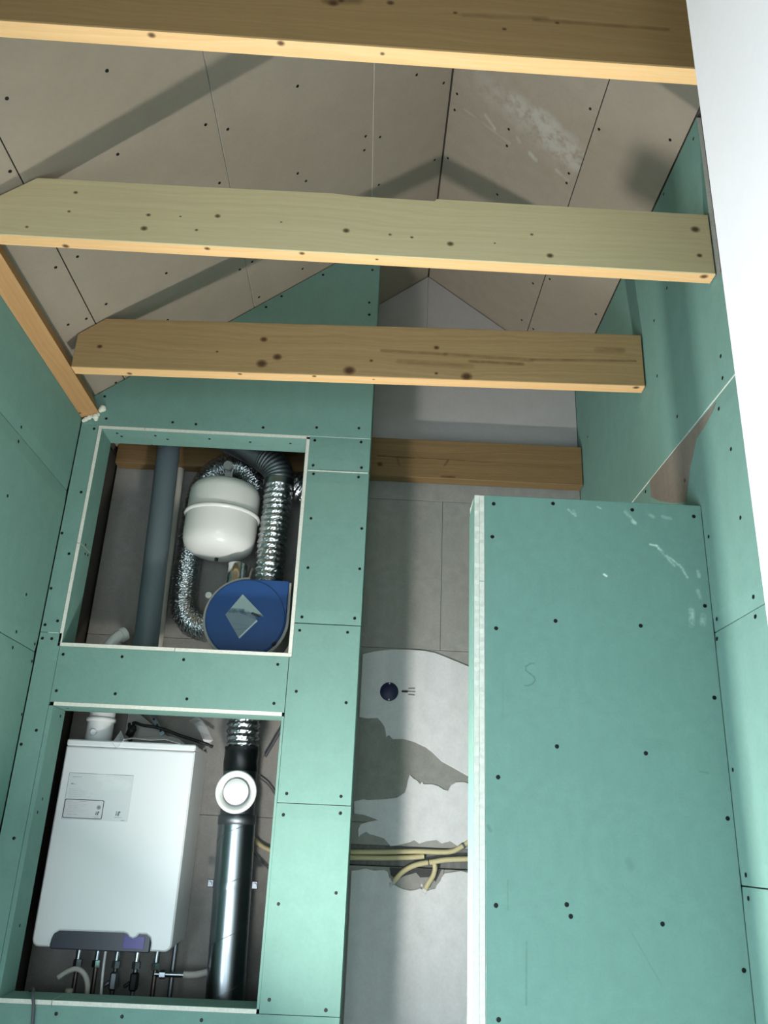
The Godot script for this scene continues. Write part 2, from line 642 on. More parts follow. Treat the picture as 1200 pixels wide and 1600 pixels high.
func build_ceiling() -> void:
	var c := structure("ceiling")
	var L := sqrt(1 + SL * SL)
	# left slope: u = depth towards the camera, v = up the slope measured by x
	var Vl := Vector3(1, SL, 0) / L
	var Ul := Vector3(0, 0, 1)
	Ul = Vector3(0, 0, -1)
	# N must point down-right: U x V
	if Ul.cross(Vl).y > 0:
		Ul = -Ul
	var su := -Ul.z     # +1 when u = depth
	var ol := W(0, YL, 0)
	var xs := [-1.10, -0.976, -0.52, -0.078, 0.184]
	var gap := 0.0015
	var sp := [Vector2(1.689, -0.989), Vector2(2.066, -0.999), Vector2(2.337, -0.992), Vector2(2.321, -1.04), Vector2(2.736, -1.003), Vector2(1.499, -0.931), Vector2(1.541, -0.73), Vector2(1.788, -0.766), Vector2(1.828, -0.55), Vector2(2.059, -0.547), Vector2(2.067, -0.942), Vector2(2.321, -0.75), Vector2(2.318, -0.929), Vector2(2.49, -0.542), Vector2(2.55, -0.791), Vector2(1.879, -0.498), Vector2(1.848, -0.301), Vector2(2.182, -0.323), Vector2(2.234, -0.3), Vector2(2.172, -0.103), Vector2(2.231, -0.107), Vector2(2.467, -0.109), Vector2(2.484, -0.5), Vector2(2.67, -0.338), Vector2(2.696, -0.499), Vector2(2.208, -0.054), Vector2(2.436, -0.054), Vector2(2.023, 0.06), Vector2(2.114, 0.157), Vector2(2.461, 0.154), Vector2(2.715, 0.165)]
	for i in 4:
		var v0: float = xs[i] * L + gap
		var v1: float = xs[i + 1] * L - gap
		var mine := []
		for s in sp:
			if s.y > xs[i] and s.y < xs[i + 1]:
				mine.append(Vector2(s.x * su, s.y * L))
		for d in [[0.62, DF], [-2.5, 0.617]]:
			var a: float = d[0] * su
			var b: float = d[1] * su
			board(c, PackedVector2Array([Vector2(a, v0), Vector2(b, v0), Vector2(b, v1), Vector2(a, v1)]), ol, Ul, Vl, M.card, mine if d[0] > 0 else [], M.core if i == 1 or i == 0 else M.gypsum)
	var Vr := Vector3(1, -SL, 0) / L
	var Ur := Vector3(0, 0, 1)
	if Ur.cross(Vr).y > 0:
		Ur = -Ur
	var sr := -Ur.z
	var orr := W(0, YR, 0)
	var smeared := smeared_card(sr, L)
	xs = [0.186, 0.625, 0.85]
	sp = [Vector2(2.158, 0.208), Vector2(2.228, 0.207), Vector2(2.169, 0.39), Vector2(2.239, 0.395), Vector2(1.921, 0.601), Vector2(1.97, 0.64), Vector2(1.868, 0.818), Vector2(2.456, 0.205), Vector2(2.475, 0.397), Vector2(2.193, 0.598), Vector2(2.236, 0.6), Vector2(2.344, 0.639), Vector2(2.802, 0.593), Vector2(2.719, 0.643), Vector2(2.741, 0.826), Vector2(3.06, 0.593), Vector2(3.066, 0.644)]
	for i in 2:
		var v0: float = xs[i] * L + gap + (0.001 if i == 0 else 0.0)
		var v1: float = xs[i + 1] * L - gap
		var mine := []
		for s in sp:
			if s.y > xs[i] and s.y < xs[i + 1]:
				mine.append(Vector2(s.x * sr, s.y * L))
		for d in [[0.62, DF], [-2.5, 0.617]]:
			var a: float = d[0] * sr
			var b: float = d[1] * sr
			board(c, PackedVector2Array([Vector2(a, v0), Vector2(b, v0), Vector2(b, v1), Vector2(a, v1)]), orr, Ur, Vr, smeared if i == 0 and d[0] > 0 else M.card, mine if d[0] > 0 else [], M.core)
	# roof build-up above the boards
	var st := begin()
	for s in [[ol, Vl, Ul, -1.35 * L, 0.19 * L + 0.16], [orr, Vr, Ur, 0.18 * L - 0.16, 1.25 * L]]:
		var V: Vector3 = s[1]
		var N: Vector3 = (s[2] as Vector3).cross(V).normalized()
		var mid: Vector3 = s[0] + V * (s[3] + s[4]) / 2 - N * (0.013 + 0.09)
		mid.z = -(DF - 2.3) / 2
		bx(st, mid, Vector3(s[4] - s[3], 0.18, DF + 3.0), 0.0, Basis(V, -N, V.cross(-N)))
	commit(st, "roof_deck", M.core, c)


func smeared_card(sr: float, L: float) -> StandardMaterial3D:
	# board 0.62..3.2 m deep, 0.19..0.62 across: 400 pixels a metre
	var k := 400.0
	var im := Image.create(1040, 256, false, Image.FORMAT_RGB8)
	var tile := mottle(Color(0.600, 0.560, 0.505), 0.06, 256, 5)
	for i in 5:
		im.blit_rect(tile, Rect2i(0, 0, 256, 256), Vector2i(i * 256, 0))
	var at := func(d: float, x: float) -> Vector2: return Vector2((d - 0.62) * k, (x - 0.186) * L * k)
	var white := Color(0.70, 0.68, 0.65)
	stroke(im, at.call(2.06, 0.30), at.call(2.10, 0.42), 26, white, 0.35, 0.9)
	stroke(im, at.call(2.06, 0.40), at.call(2.08, 0.52), 24, white, 0.75, 0.9)
	stroke(im, at.call(2.07, 0.48), at.call(2.11, 0.61), 26, white, 0.85, 0.9)
	stroke(im, at.call(2.12, 0.50), at.call(2.13, 0.60), 22, white, 0.7, 0.9)
	stroke(im, at.call(2.05, 0.25), at.call(2.12, 0.55), 46, white, 0.22, 0.8)
	stroke(im, at.call(2.17, 0.31), at.call(2.20, 0.345), 4, white, 0.9, 0.5)
	stroke(im, at.call(2.21, 0.47), at.call(2.22, 0.49), 5, white, 1.0, 0.3)
	stroke(im, at.call(2.20, 0.24), at.call(2.22, 0.40), 3, white, 0.5, 0.9)
	stroke(im, at.call(2.18, 0.42), at.call(2.19, 0.43), 4, white, 0.7, 0.3)
	stroke(im, at.call(2.21, 0.56), at.call(2.22, 0.60), 4, white, 0.7, 0.5)
	var m := mat(Color.WHITE, 0.9)
	m.metallic_specular = 0.3
	m.albedo_texture = ImageTexture.create_from_image(im)
	m.texture_repeat = false
	# u = sr * depth, v = x * L
	m.uv1_scale = Vector3(sr * k / 1040.0, k / 256.0, 1)
	m.uv1_offset = Vector3(-0.62 * k / 1040.0, -0.186 * L * k / 256.0, 0)
	return m


func build_far_wall() -> void:
	var w := structure("wall_far")
	var st := begin()
	span(st, XL - 0.2, XR + 0.3, -H - 0.1, 2.6, DF + 0.06, DF + 0.3)
	commit(st, "masonry", M.chase, w)
	# blockwork, each block a piece; the chase for the conduits is left open between two courses
	var rows := [[-H, -0.599, 0.1], [-0.598, -0.088, -0.35], [-0.018, 0.0565, 0.1], [0.0575, 0.6965, -0.42], [0.6975, 1.3245, 0.272], [1.3255, 1.574, -0.05]]
	for r in rows:
		var cuts := [XL]
		var x: float = r[2]
		while x > XL + 0.1:
			x -= 0.9
		while x < XR - 0.05:
			if x > XL + 0.05:
				cuts.append(x)
			x += 0.9
		cuts.append(XR)
		if r[0] == -0.598 or r[0] == -0.018:
			cuts = [-0.055, 0.3, XR] if r[0] < -0.1 else [-0.055, 0.1, XR]
		if r[0] == 0.6975:
			cuts = [XL, -0.05, 0.272, XR]
		for i in cuts.size() - 1:
			if r[0] == 1.3255 and cuts[i + 1] < 0.0:
				continue
			var b := begin()
			span(b, cuts[i] + 0.0005, cuts[i + 1] - 0.0005, r[0], 1.575 if r[0] == 0.6975 and i == 0 else r[1], DF, DF + 0.058, 0.0015)
			commit(b, "block", M.block, w)
	var fill := begin()
	span(fill, XL, -0.056, -0.598, 0.0565, DF, DF + 0.058, 0.0015)
	commit(fill, "block", M.block, w)
	fill = begin()
	span(fill, -0.05, XR, -0.085, -0.019, DF + 0.012, DF + 0.055)
	commit(fill, "chase_mortar", M.chase, w)
	# gable boards above the tie beam
	var o := W(0, 0, DF - 0.006)
	var yl := func(x: float) -> float: return YL + SL * x - 0.004
	var yr := func(x: float) -> float: return YR - SL * x - 0.004
	board(w, PackedVector2Array([Vector2(-0.92, 1.577), Vector2(0.849, 1.577), Vector2(0.849, yr.call(0.849)), Vector2(0.76, 2.015), Vector2(-0.40, 2.015), Vector2(-0.92, yl.call(-0.92))]), o, Vector3.RIGHT, Vector3.UP, M.gable, [], M.gable)
	board(w, PackedVector2Array([Vector2(-0.385, 2.016), Vector2(0.1843, 2.016), Vector2(0.1843, yl.call(0.1843)), Vector2(-0.385, yl.call(-0.385))]), o, Vector3.RIGHT, Vector3.UP, M.gable, [], M.gable)
	board(w, PackedVector2Array([Vector2(0.185, 2.016), Vector2(0.757, 2.016), Vector2(0.757, yr.call(0.757)), Vector2(0.185, yr.call(0.185))]), o, Vector3.RIGHT, Vector3.UP, M.gable, [], M.gable)
	# hand-thrown plaster coats with broken edges
	o = W(0, 0, DF - 0.006)
	var f := begin()
	var top := PackedVector2Array([Vector2(-0.03, 0.667), Vector2(0.015, 0.68), Vector2(0.08, 0.691), Vector2(0.152, 0.694), Vector2(0.21, 0.692), Vector2(0.252, 0.686), Vector2(0.315, 0.664), Vector2(0.385, 0.638), Vector2(0.5, 0.58), Vector2(0.65, 0.47), Vector2(0.848, 0.27),
		Vector2(0.848, 0.03), Vector2(0.5, 0.03), Vector2(0.393, 0.014), Vector2(0.36, 0.002), Vector2(0.347, -0.009), Vector2(0.32, 0.006), Vector2(0.289, -0.003), Vector2(0.27, 0.008), Vector2(0.231, 0.001), Vector2(0.208, -0.007), Vector2(0.19, 0.004), Vector2(0.174, -0.004), Vector2(0.13, -0.016), Vector2(0.105, -0.02), Vector2(0.09, -0.004), Vector2(0.081, 0.005), Vector2(0.046, 0.014), Vector2(0.03, 0.016), Vector2(0.016, 0.024), Vector2(-0.005, 0.012), Vector2(-0.011, 0.005), Vector2(-0.014, 0.03), Vector2(-0.006, 0.05), Vector2(0.02, 0.058), Vector2(0.056, 0.066), Vector2(0.03, 0.074), Vector2(0.005, 0.081), Vector2(-0.03, 0.084),
		Vector2(-0.034, 0.126), Vector2(0.0, 0.135), Vector2(0.017, 0.133), Vector2(0.07, 0.138), Vector2(0.122, 0.146), Vector2(0.15, 0.165), Vector2(0.156, 0.183), Vector2(0.161, 0.21), Vector2(0.167, 0.229), Vector2(0.182, 0.215), Vector2(0.191, 0.212), Vector2(0.206, 0.198), Vector2(0.214, 0.206), Vector2(0.22, 0.197), Vector2(0.25, 0.199), Vector2(0.274, 0.193), Vector2(0.295, 0.181), Vector2(0.31, 0.179), Vector2(0.32, 0.198), Vector2(0.337, 0.209), Vector2(0.365, 0.212), Vector2(0.392, 0.205), Vector2(0.45, 0.2), Vector2(0.46, 0.22), Vector2(0.38, 0.233), Vector2(0.33, 0.258), Vector2(0.284, 0.28), Vector2(0.25, 0.31), Vector2(0.224, 0.328), Vector2(0.18, 0.346), Vector2(0.139, 0.354), Vector2(0.1, 0.352), Vector2(0.085, 0.366), Vector2(0.074, 0.36), Vector2(0.07, 0.38), Vector2(0.065, 0.397), Vector2(0.052, 0.414), Vector2(0.039, 0.427), Vector2(0.0, 0.424), Vector2(-0.03, 0.428)])
	prism(f, f, top, o, Vector3.RIGHT, Vector3.UP, 0.0055, 0.0015)
	commit(f, "plaster_coat", M.plaster, w)
	f = begin()
	var low := PackedVector2Array([Vector2(-0.03, -1.44), Vector2(0.848, -1.44), Vector2(0.848, -0.09), Vector2(0.5, -0.094), Vector2(0.393, -0.096), Vector2(0.36, -0.09), Vector2(0.336, -0.094), Vector2(0.315, -0.098), Vector2(0.302, -0.10), Vector2(0.29, -0.115), Vector2(0.286, -0.126), Vector2(0.274, -0.14), Vector2(0.269, -0.151), Vector2(0.255, -0.154), Vector2(0.235, -0.161), Vector2(0.215, -0.152), Vector2(0.2, -0.158), Vector2(0.179, -0.161), Vector2(0.16, -0.158), Vector2(0.145, -0.154), Vector2(0.12, -0.142), Vector2(0.105, -0.12), Vector2(0.1, -0.104), Vector2(0.085, -0.098), Vector2(0.05, -0.102), Vector2(0.02, -0.096), Vector2(-0.005, -0.102), Vector2(-0.03, -0.106)])
	prism(f, f, low, o, Vector3.RIGHT, Vector3.UP, 0.0055, 0.0015)
	commit(f, "plaster_coat", M.plaster, w)
	# bare base coat showing between the plaster coats
	f = begin()
	prism(f, f, PackedVector2Array([Vector2(-0.03, 0.06), Vector2(0.46, 0.06), Vector2(0.46, 0.25), Vector2(0.2, 0.36), Vector2(0.05, 0.44), Vector2(-0.03, 0.44)]), W(0, 0, DF - 0.0012), Vector3.RIGHT, Vector3.UP, 0.001)
	commit(f, "base_coat", M.base_coat, w)


func build_partition() -> void:
	var w := structure("wall_back")
	var o := W(0, 0, DB)
	var X := Vector3.RIGHT
	var Y := Vector3.UP
	var e := -0.037
	var sl := func(x: float) -> float: return YL + SL * x - 0.004
	board(w, PackedVector2Array([Vector2(-1.102, 1.3703), Vector2(e, 1.3703), Vector2(e, sl.call(e)), Vector2(-1.102, sl.call(-1.102))]), o, X, Y, M.green,
		[Vector2(-0.77, 1.398), Vector2(-0.684, 1.395), Vector2(-0.436, 1.395), Vector2(-0.239, 1.406), Vector2(-0.083, 1.412), Vector2(-1.015, 1.4), Vector2(-1.036, 1.492), Vector2(-0.263, 2.09), Vector2(-0.067, 2.126), Vector2(-0.419, 1.978), Vector2(-0.475, 1.923), Vector2(-0.072, 1.969), Vector2(-0.069, 1.912)])
	sheet(w, -1.1005, -1.037, 0.5955, 1.369, o, X, Y, M.green, [Vector2(-1.052, 1.356), Vector2(-1.055, 1.103), Vector2(-1.094, 0.946), Vector2(-1.056, 0.872), Vector2(-1.094, 0.746), Vector2(-1.09, 0.62), Vector2(-1.051, 0.635)], false, false)
	sheet(w, -1.1005, -1.0285, -0.480, 0.594, o, X, Y, M.green, [Vector2(-1.09, 0.574), Vector2(-1.059, 0.574), Vector2(-1.052, 0.278), Vector2(-1.091, 0.233), Vector2(-1.057, -0.043)], false, false)
	sheet(w, -1.027, -0.2695, 0.3703, 0.5512, o, X, Y, M.green, [Vector2(-1.012, 0.524), Vector2(-0.818, 0.525), Vector2(-0.615, 0.525), Vector2(-0.304, 0.524), Vector2(-1.012, 0.405), Vector2(-0.821, 0.404), Vector2(-0.588, 0.398), Vector2(-0.305, 0.397)], false, false)
	sheet(w, -0.2605, e, 1.2345, 1.3695, o, X, Y, M.green, [Vector2(-0.242, 1.353), Vector2(-0.072, 1.355), Vector2(-0.241, 1.252), Vector2(-0.065, 1.252)], true, true)
	sheet(w, -0.2605, e, 0.6685, 1.2305, o, X, Y, M.green, [Vector2(-0.237, 1.218), Vector2(-0.074, 1.214), Vector2(-0.233, 1.046), Vector2(-0.052, 1.017), Vector2(-0.23, 0.863), Vector2(-0.051, 0.868), Vector2(-0.237, 0.688), Vector2(-0.059, 0.692)])
	board(w, PackedVector2Array([Vector2(-0.2675, 0.0955), Vector2(e, 0.0955), Vector2(e, 0.666), Vector2(-0.2605, 0.666), Vector2(-0.2605, 0.5505), Vector2(-0.2675, 0.5505)]), o, X, Y, M.green, [Vector2(-0.241, 0.642), Vector2(-0.08, 0.643), Vector2(-0.236, 0.439), Vector2(-0.071, 0.41), Vector2(-0.24, 0.122), Vector2(-0.07, 0.121)])
	sheet(w, -0.268, e, -0.477, 0.093, o, X, Y, M.green, [Vector2(-0.245, 0.059), Vector2(-0.069, 0.071), Vector2(-0.068, -0.154), Vector2(-0.238, -0.191), Vector2(-0.078, -0.461), Vector2(-0.242, -0.441)])
	sheet(w, -1.1005, e, -1.40, -0.4785, o, X, Y, M.green, [Vector2(-0.843, -0.499), Vector2(-0.656, -0.499), Vector2(-0.43, -0.499)], false, false)
	# white filler pressed into one joint
	var f := begin()
	span(f, -0.259, e - 0.003, 1.2307, 1.2343, DB + 0.0005, DB + 0.01)
	span(f, -1.075, -1.04, 0.594, 0.5957, DB + 0.0002, DB + 0.01)
	commit(f, "joint_filler", M.gypsum, w)
	# studwork behind the boards, with the two openings left free
	var st := begin()
	var z0 := DB + 0.0128
	var z1 := DB + 0.12
	span(st, -1.10, e - 0.013, 1.382, 1.47, z0, z1)
	span(st, -1.10, -1.0365, -H, 1.382, z0, z1)
	span(st, -0.2600, e - 0.013, -H, 1.382, z0, z1)
	span(st, -1.0365, -0.26, 0.372, 0.5505, z0, z1)
	span(st, -1.0365, -0.26, -H, -0.481, z0, z1)
	prism(st, st, PackedVector2Array([Vector2(-1.08, 1.47), Vector2(e - 0.013, 1.47), Vector2(e - 0.013, sl.call(e) - 0.05), Vector2(-1.08, 1.472)]), W(0, 0, z0), X, Y, 0.1)
	commit(st, "studwork", M.core, w)
	# side closing the boxed-in shaft
	f = begin()
	span(f, e - 0.0125, e - 0.0005, -1.44, 2.28, DB + 0.013, DF - 0.008)
	commit(f, "side_board", M.green, w)
	# lining boards of the two openings: green paper face, raw gypsum edge towards the room
	reveal(w, "upper", -1.0235, -0.2735, 0.5640, 1.3575, 0.0125, M.gypsum, M.gypsum)
	reveal(w, "lower", -1.013, -0.2765, -0.4655, 0.3575, 0.0125, M.green, M.green)


# four lining boards of a rectangular opening; the screws sit in the faces that turn to the opening
func reveal(w: Node, which: String, x0: float, x1: float, y0: float, y1: float, t: float, left_edge: Material, right_edge: Material) -> void:
	var dep := 0.118
	var up := which == "upper"
	var tl := t if up else 0.014
	var tr := t if up else 0.008
	# [axis u, axis v, origin, length, thickness, edge]
	lining(w, W(x0, y0, DB), Vector3(0, 0, -1), Vector3.UP, dep, y1 - y0, tl, left_edge, [Vector2(0.05, 0.36), Vector2(0.062, 0.33), Vector2(0.09, 0.335)] if up else [Vector2(0.055, 0.54), Vector2(0.035, 0.50), Vector2(0.06, 0.18), Vector2(0.08, 0.80)], 0.44 if up else 0.0)
	lining(w, W(x1, y0, DB), Vector3(0, 0, 1), Vector3.UP, dep, y1 - y0, tr, right_edge, [], 0.0)
	lining(w, W(x0 - (t if up else 0.0), y1, DB), Vector3.RIGHT, Vector3(0, 0, 1), x1 - x0 + (t if up else 0.0), dep, t, M.gypsum, [Vector2(0.06, -0.03), Vector2(0.07, -0.055), Vector2(0.2, -0.035), Vector2(0.24, -0.06), Vector2(0.4, -0.04), Vector2(0.55, -0.05), Vector2(0.70, -0.045)] if up else [Vector2(0.03, -0.05)], 0.22 if up else 0.0)
	lining(w, W(x0 - (t if up else 0.012), y0, DB), Vector3.RIGHT, Vector3(0, 0, -1), x1 - x0 + (2.0 * t if up else 0.012), dep, t, M.gypsum, [], 0.50 if up else 0.22)


func lining(w: Node, o: Vector3, U: Vector3, V: Vector3, lu: float, lv: float, t: float, edge: Material, spots: Array, cut: float) -> void:
	# o is the front corner of the visible face; whichever axis runs into depth decides the direction
	var N := U.cross(V).normalized()
	var pieces := [[0.0, 1.0]]
	var along_u := absf(U.z) < 0.5
	if cut > 0.0:
		pieces = [[0.0, cut - 0.002], [cut + 0.001, 1.0]]
	for p in pieces:
		var u0 := 0.0
		var u1 := lu
		var v0 := 0.0
		var v1 := lv
		if along_u:
			u0 = lu * p[0]
			u1 = lu * p[1]
		else:
			v0 = lv * p[0]
			v1 = lv * p[1]
		if U.z > 0.5:
			u0 = -lu
			u1 = 0.0
		if V.z > 0.5:
			v0 = -lv
			v1 = 0.0
		var f := begin()
		var s := begin()
		prism(f, s, PackedVector2Array([Vector2(u0, v0), Vector2(u1, v0), Vector2(u1, v1), Vector2(u0, v1)]), o, U, V, t, 0.0008)
		var mine := []
		for q in spots:
			var r: float = (q.x / lu) if along_u else (q.y / lv)
			if r >= p[0] and r < p[1]:
				mine.append(q)
		two(f, s, "reveal_board", M.green, edge, w, mine, o, U, V)
	if N == Vector3.ZERO:
		return


func build_short_wall() -> void:
	var w := structure("wall_short", "short green plasterboard wall with raw white board edges")
	var o := W(0, 0, DS)
	var f := begin()
	var s := begin()
	var e := 0.0012
	prism(f, s, PackedVector2Array([Vector2(0.2795, -H), Vector2(0.8495, -H), Vector2(0.8495, 0.853), Vector2(0.2795, 0.853)]), o, Vector3.RIGHT, Vector3.UP, 0.0125, e)
	two(f, s, "plasterboard", scuffed_green(), M.gypsum, w, [Vector2(0.303, 0.829), Vector2(0.459, 0.838), Vector2(0.667, 0.831), Vector2(0.828, 0.821), Vector2(0.299, 0.737), Vector2(0.307, 0.497), Vector2(0.455, 0.523), Vector2(0.667, 0.521), Vector2(0.833, 0.58), Vector2(0.833, 0.352), Vector2(0.448, 0.221), Vector2(0.657, 0.215), Vector2(0.309, 0.146), Vector2(0.835, 0.079), Vector2(0.302, -0.123), Vector2(0.466, -0.138), Vector2(0.458, -0.115), Vector2(0.667, -0.145), Vector2(0.836, -0.228), Vector2(0.306, -0.34)], o, Vector3.RIGHT, Vector3.UP)
	# two layers of board on the free end, their raw cut edges facing the room
	for k in 2:
		var x1 := 0.2785 - k * 0.0128
		var x0 := x1 - 0.0123
		var cuts := [-H, 0.618, 0.853] if k == 0 else [-H, 0.853]
		for i in cuts.size() - 1:
			var st := begin()
			var y0: float = cuts[i]
			var y1: float = cuts[i + 1] - 0.0015
			# ragged knife-cut edge: many short facets of slightly different depth
			var n := int((y1 - y0) / 0.011)
			var zs := []
			for j in n + 1:
				zs.append(DS + 0.0004 + rng.randf() * 0.0022)
			var gy := func(j: int) -> float: return y0 + (y1 - y0) * j / n
			for j in n:
				var a := W(x0, gy.call(j), zs[j])
				var b := W(x1, gy.call(j), zs[j] + rng.randf() * 0.0008)
				var c := W(x1, gy.call(j + 1), zs[j + 1])
				var d := W(x0, gy.call(j + 1), zs[j + 1])
				quad(st, a, b, c, d)
			span(st, x0, x1, y0, y1, DS + 0.0035, DS + 0.10)
			commit(st, "raw_board_edge", M.gypsum, w)
	f = begin()
	s = begin()
	# green paper of the end board, a skewed cut at its top
	var U := Vector3(0, 0, 1)
	prism(f, s, PackedVector2Array([Vector2(-2.107, -H), Vector2(-2.004, -H), Vector2(-2.004, 0.851), Vector2(-2.107, 0.83)]), W(0.2527, 0, 0), Vector3(0, 0, 1), Vector3.UP, 0.0008)
	two(f, s, "end_paper", M.green, M.green, w, [], W(0.2525, 0, 0), U, Vector3.UP)
	var st := begin()
	span(st, 0.28, 0.849, -H, 0.85, DS + 0.0128, DS + 0.088)
	commit(st, "studwork", M.core, w)
	f = begin()
	span(f, 0.255, 0.849, -H, 0.85, DS + 0.0885, DS + 0.101)
	commit(f, "plasterboard", M.green, w)


func scuffed_green() -> StandardMaterial3D:
	# 0.58 m by 1.45 m of the short wall, 620 pixels a metre; v grows upwards in the mesh and downwards in the picture
	var k := 620.0
	var im := Image.create(360, 900, false, Image.FORMAT_RGB8)
	var tile := mottle(Color(0.458, 0.600, 0.562), 0.05, 256, 3)
	for i in 2:
		for j in 4:
			im.blit_rect(tile, Rect2i(0, 0, 256, 256), Vector2i(i * 256, j * 256))
	var at := func(x: float, y: float) -> Vector2: return Vector2((x - 0.275) * k, (0.86 - y) * k)
	var pale := Color(0.80, 0.88, 0.84)
	stroke(im, at.call(0.706, 0.738), at.call(0.724, 0.735), 2.2, pale, 0.9, 0.5)
	stroke(im, at.call(0.722, 0.736), at.call(0.752, 0.704), 3.0, pale, 0.6, 0.7)
	stroke(im, at.call(0.728, 0.728), at.call(0.764, 0.684), 3.0, pale, 0.9, 0.7)
	stroke(im, at.call(0.756, 0.703), at.call(0.786, 0.676), 2.5, pale, 0.8, 0.7)
	stroke(im, at.call(0.778, 0.686), at.call(0.795, 0.654), 2.5, pale, 0.9, 0.6)
	stroke(im, at.call(0.648, 0.826), at.call(0.668, 0.797), 4.0, pale, 0.6, 0.9)
	stroke(im, at.call(0.665, 0.800), at.call(0.672, 0.795), 4.0, pale, 0.7, 0.8)
	stroke(im, at.call(0.70, 0.83), at.call(0.72, 0.815), 4.0, pale, 0.4, 0.9)
	stroke(im, at.call(0.745, 0.817), at.call(0.765, 0.812), 4.0, pale, 0.35, 0.9)
	stroke(im, at.call(0.512, 0.822), at.call(0.516, 0.808), 3.0, pale, 0.6, 0.9)
	stroke(im, at.call(0.498, 0.824), at.call(0.51, 0.812), 2.5, pale, 0.5, 0.9)
	stroke(im, at.call(0.582, 0.651), at.call(0.588, 0.647), 2.4, Color(0.95, 0.97, 0.95), 1.0, 0.1)
	stroke(im, at.call(0.575, 0.836), at.call(0.583, 0.832), 2.0, pale, 0.7, 0.4)
	stroke(im, at.call(0.797, 0.568), at.call(0.794, 0.53), 6.0, pale, 0.7, 0.9)
	stroke(im, at.call(0.826, 0.555), at.call(0.822, 0.535), 6.0, pale, 0.55, 0.9)
	stroke(im, at.call(0.818, 0.62), at.call(0.824, 0.60), 4.0, pale, 0.5, 0.9)
	stroke(im, at.call(0.824, 0.672), at.call(0.825, 0.658), 4.0, pale, 0.5, 0.9)
	# pencil mark like an S, faint scratches
	var lead := Color(0.36, 0.48, 0.44)
	var s := [[0.399, 0.416], [0.388, 0.414], [0.378, 0.407], [0.378, 0.397], [0.388, 0.390], [0.397, 0.383], [0.400, 0.375], [0.394, 0.366], [0.383, 0.361], [0.374, 0.361]]
	for i in s.size() - 1:
		stroke(im, at.call(s[i][0], s[i][1]), at.call(s[i + 1][0], s[i + 1][1]), 1.3, lead, 0.75, 0.2)
	stroke(im, at.call(0.367, -0.19), at.call(0.364, -0.31), 1.5, lead, 0.6, 0.5)
	stroke(im, at.call(0.328, -0.07), at.call(0.327, -0.13), 1.3, lead, 0.35, 0.5)
	stroke(im, at.call(0.596, -0.162), at.call(0.655, -0.262), 1.3, lead, 0.3, 0.5)
	stroke(im, at.call(0.284, 0.04), at.call(0.290, 0.03), 3.0, lead, 0.5, 0.5)
	stroke(im, at.call(0.60, -0.02), at.call(0.605, -0.03), 7.0, lead, 0.25, 0.5)
	stroke(im, at.call(0.64, 0.24), at.call(0.72, 0.235), 9.0, lead, 0.14, 0.8)
	stroke(im, at.call(0.78, 0.18), at.call(0.80, 0.178), 2.0, lead, 0.35, 0.5)
	stroke(im, at.call(0.68, -0.36), at.call(0.73, -0.40), 14.0, lead, 0.12, 0.8)
	stroke(im, at.call(0.322, 0.37), at.call(0.320, 0.28), 1.6, lead, 0.18, 0.5)
	var m := mat(Color.WHITE, 0.85)
	m.metallic_specular = 0.3
	m.albedo_texture = ImageTexture.create_from_image(im)
	m.texture_repeat = false
	m.uv1_scale = Vector3(k / 360.0, -k / 900.0, 1)
	m.uv1_offset = Vector3(-0.275 * k / 360.0, 0.86 * k / 900.0, 0)
	return m


func beam(label: String, d0: float, d1: float, yaw: float, m: Material, under: Material, top: Array, left: float) -> void:
	var poly := PackedVector2Array()
	poly.append(Vector2(left, 1.40))
	poly.append(Vector2(XR - 0.004, 1.40))
	poly.append(Vector2(XR - 0.004, 1.594))
	for p in top:
		poly.append(p)
	poly.append(Vector2((1.592 - YL) / SL + 0.006, 1.592))
	poly.append(Vector2(left, YL + SL * left - 0.005))
	org = W((left + XR) / 2, 1.40, (d0 + d1) / 2)
	var f := begin()
	var s := begin()
	var base := PackedVector2Array()
	for p in poly:
		base.append(p - Vector2(0, 1.40))
	prism(f, s, base, W(0, 1.40, d0), Vector3.RIGHT, Vector3.UP, d1 - d0, 0.002)
	var mi := two(f, s, "tie_beam", m, under, self, [], Vector3.ZERO, Vector3.RIGHT, Vector3.UP)
	mi.position = org
	mi.rotation.y = yaw
	tag(mi, label, "beam", "timber tie beams under the sloping ceiling")


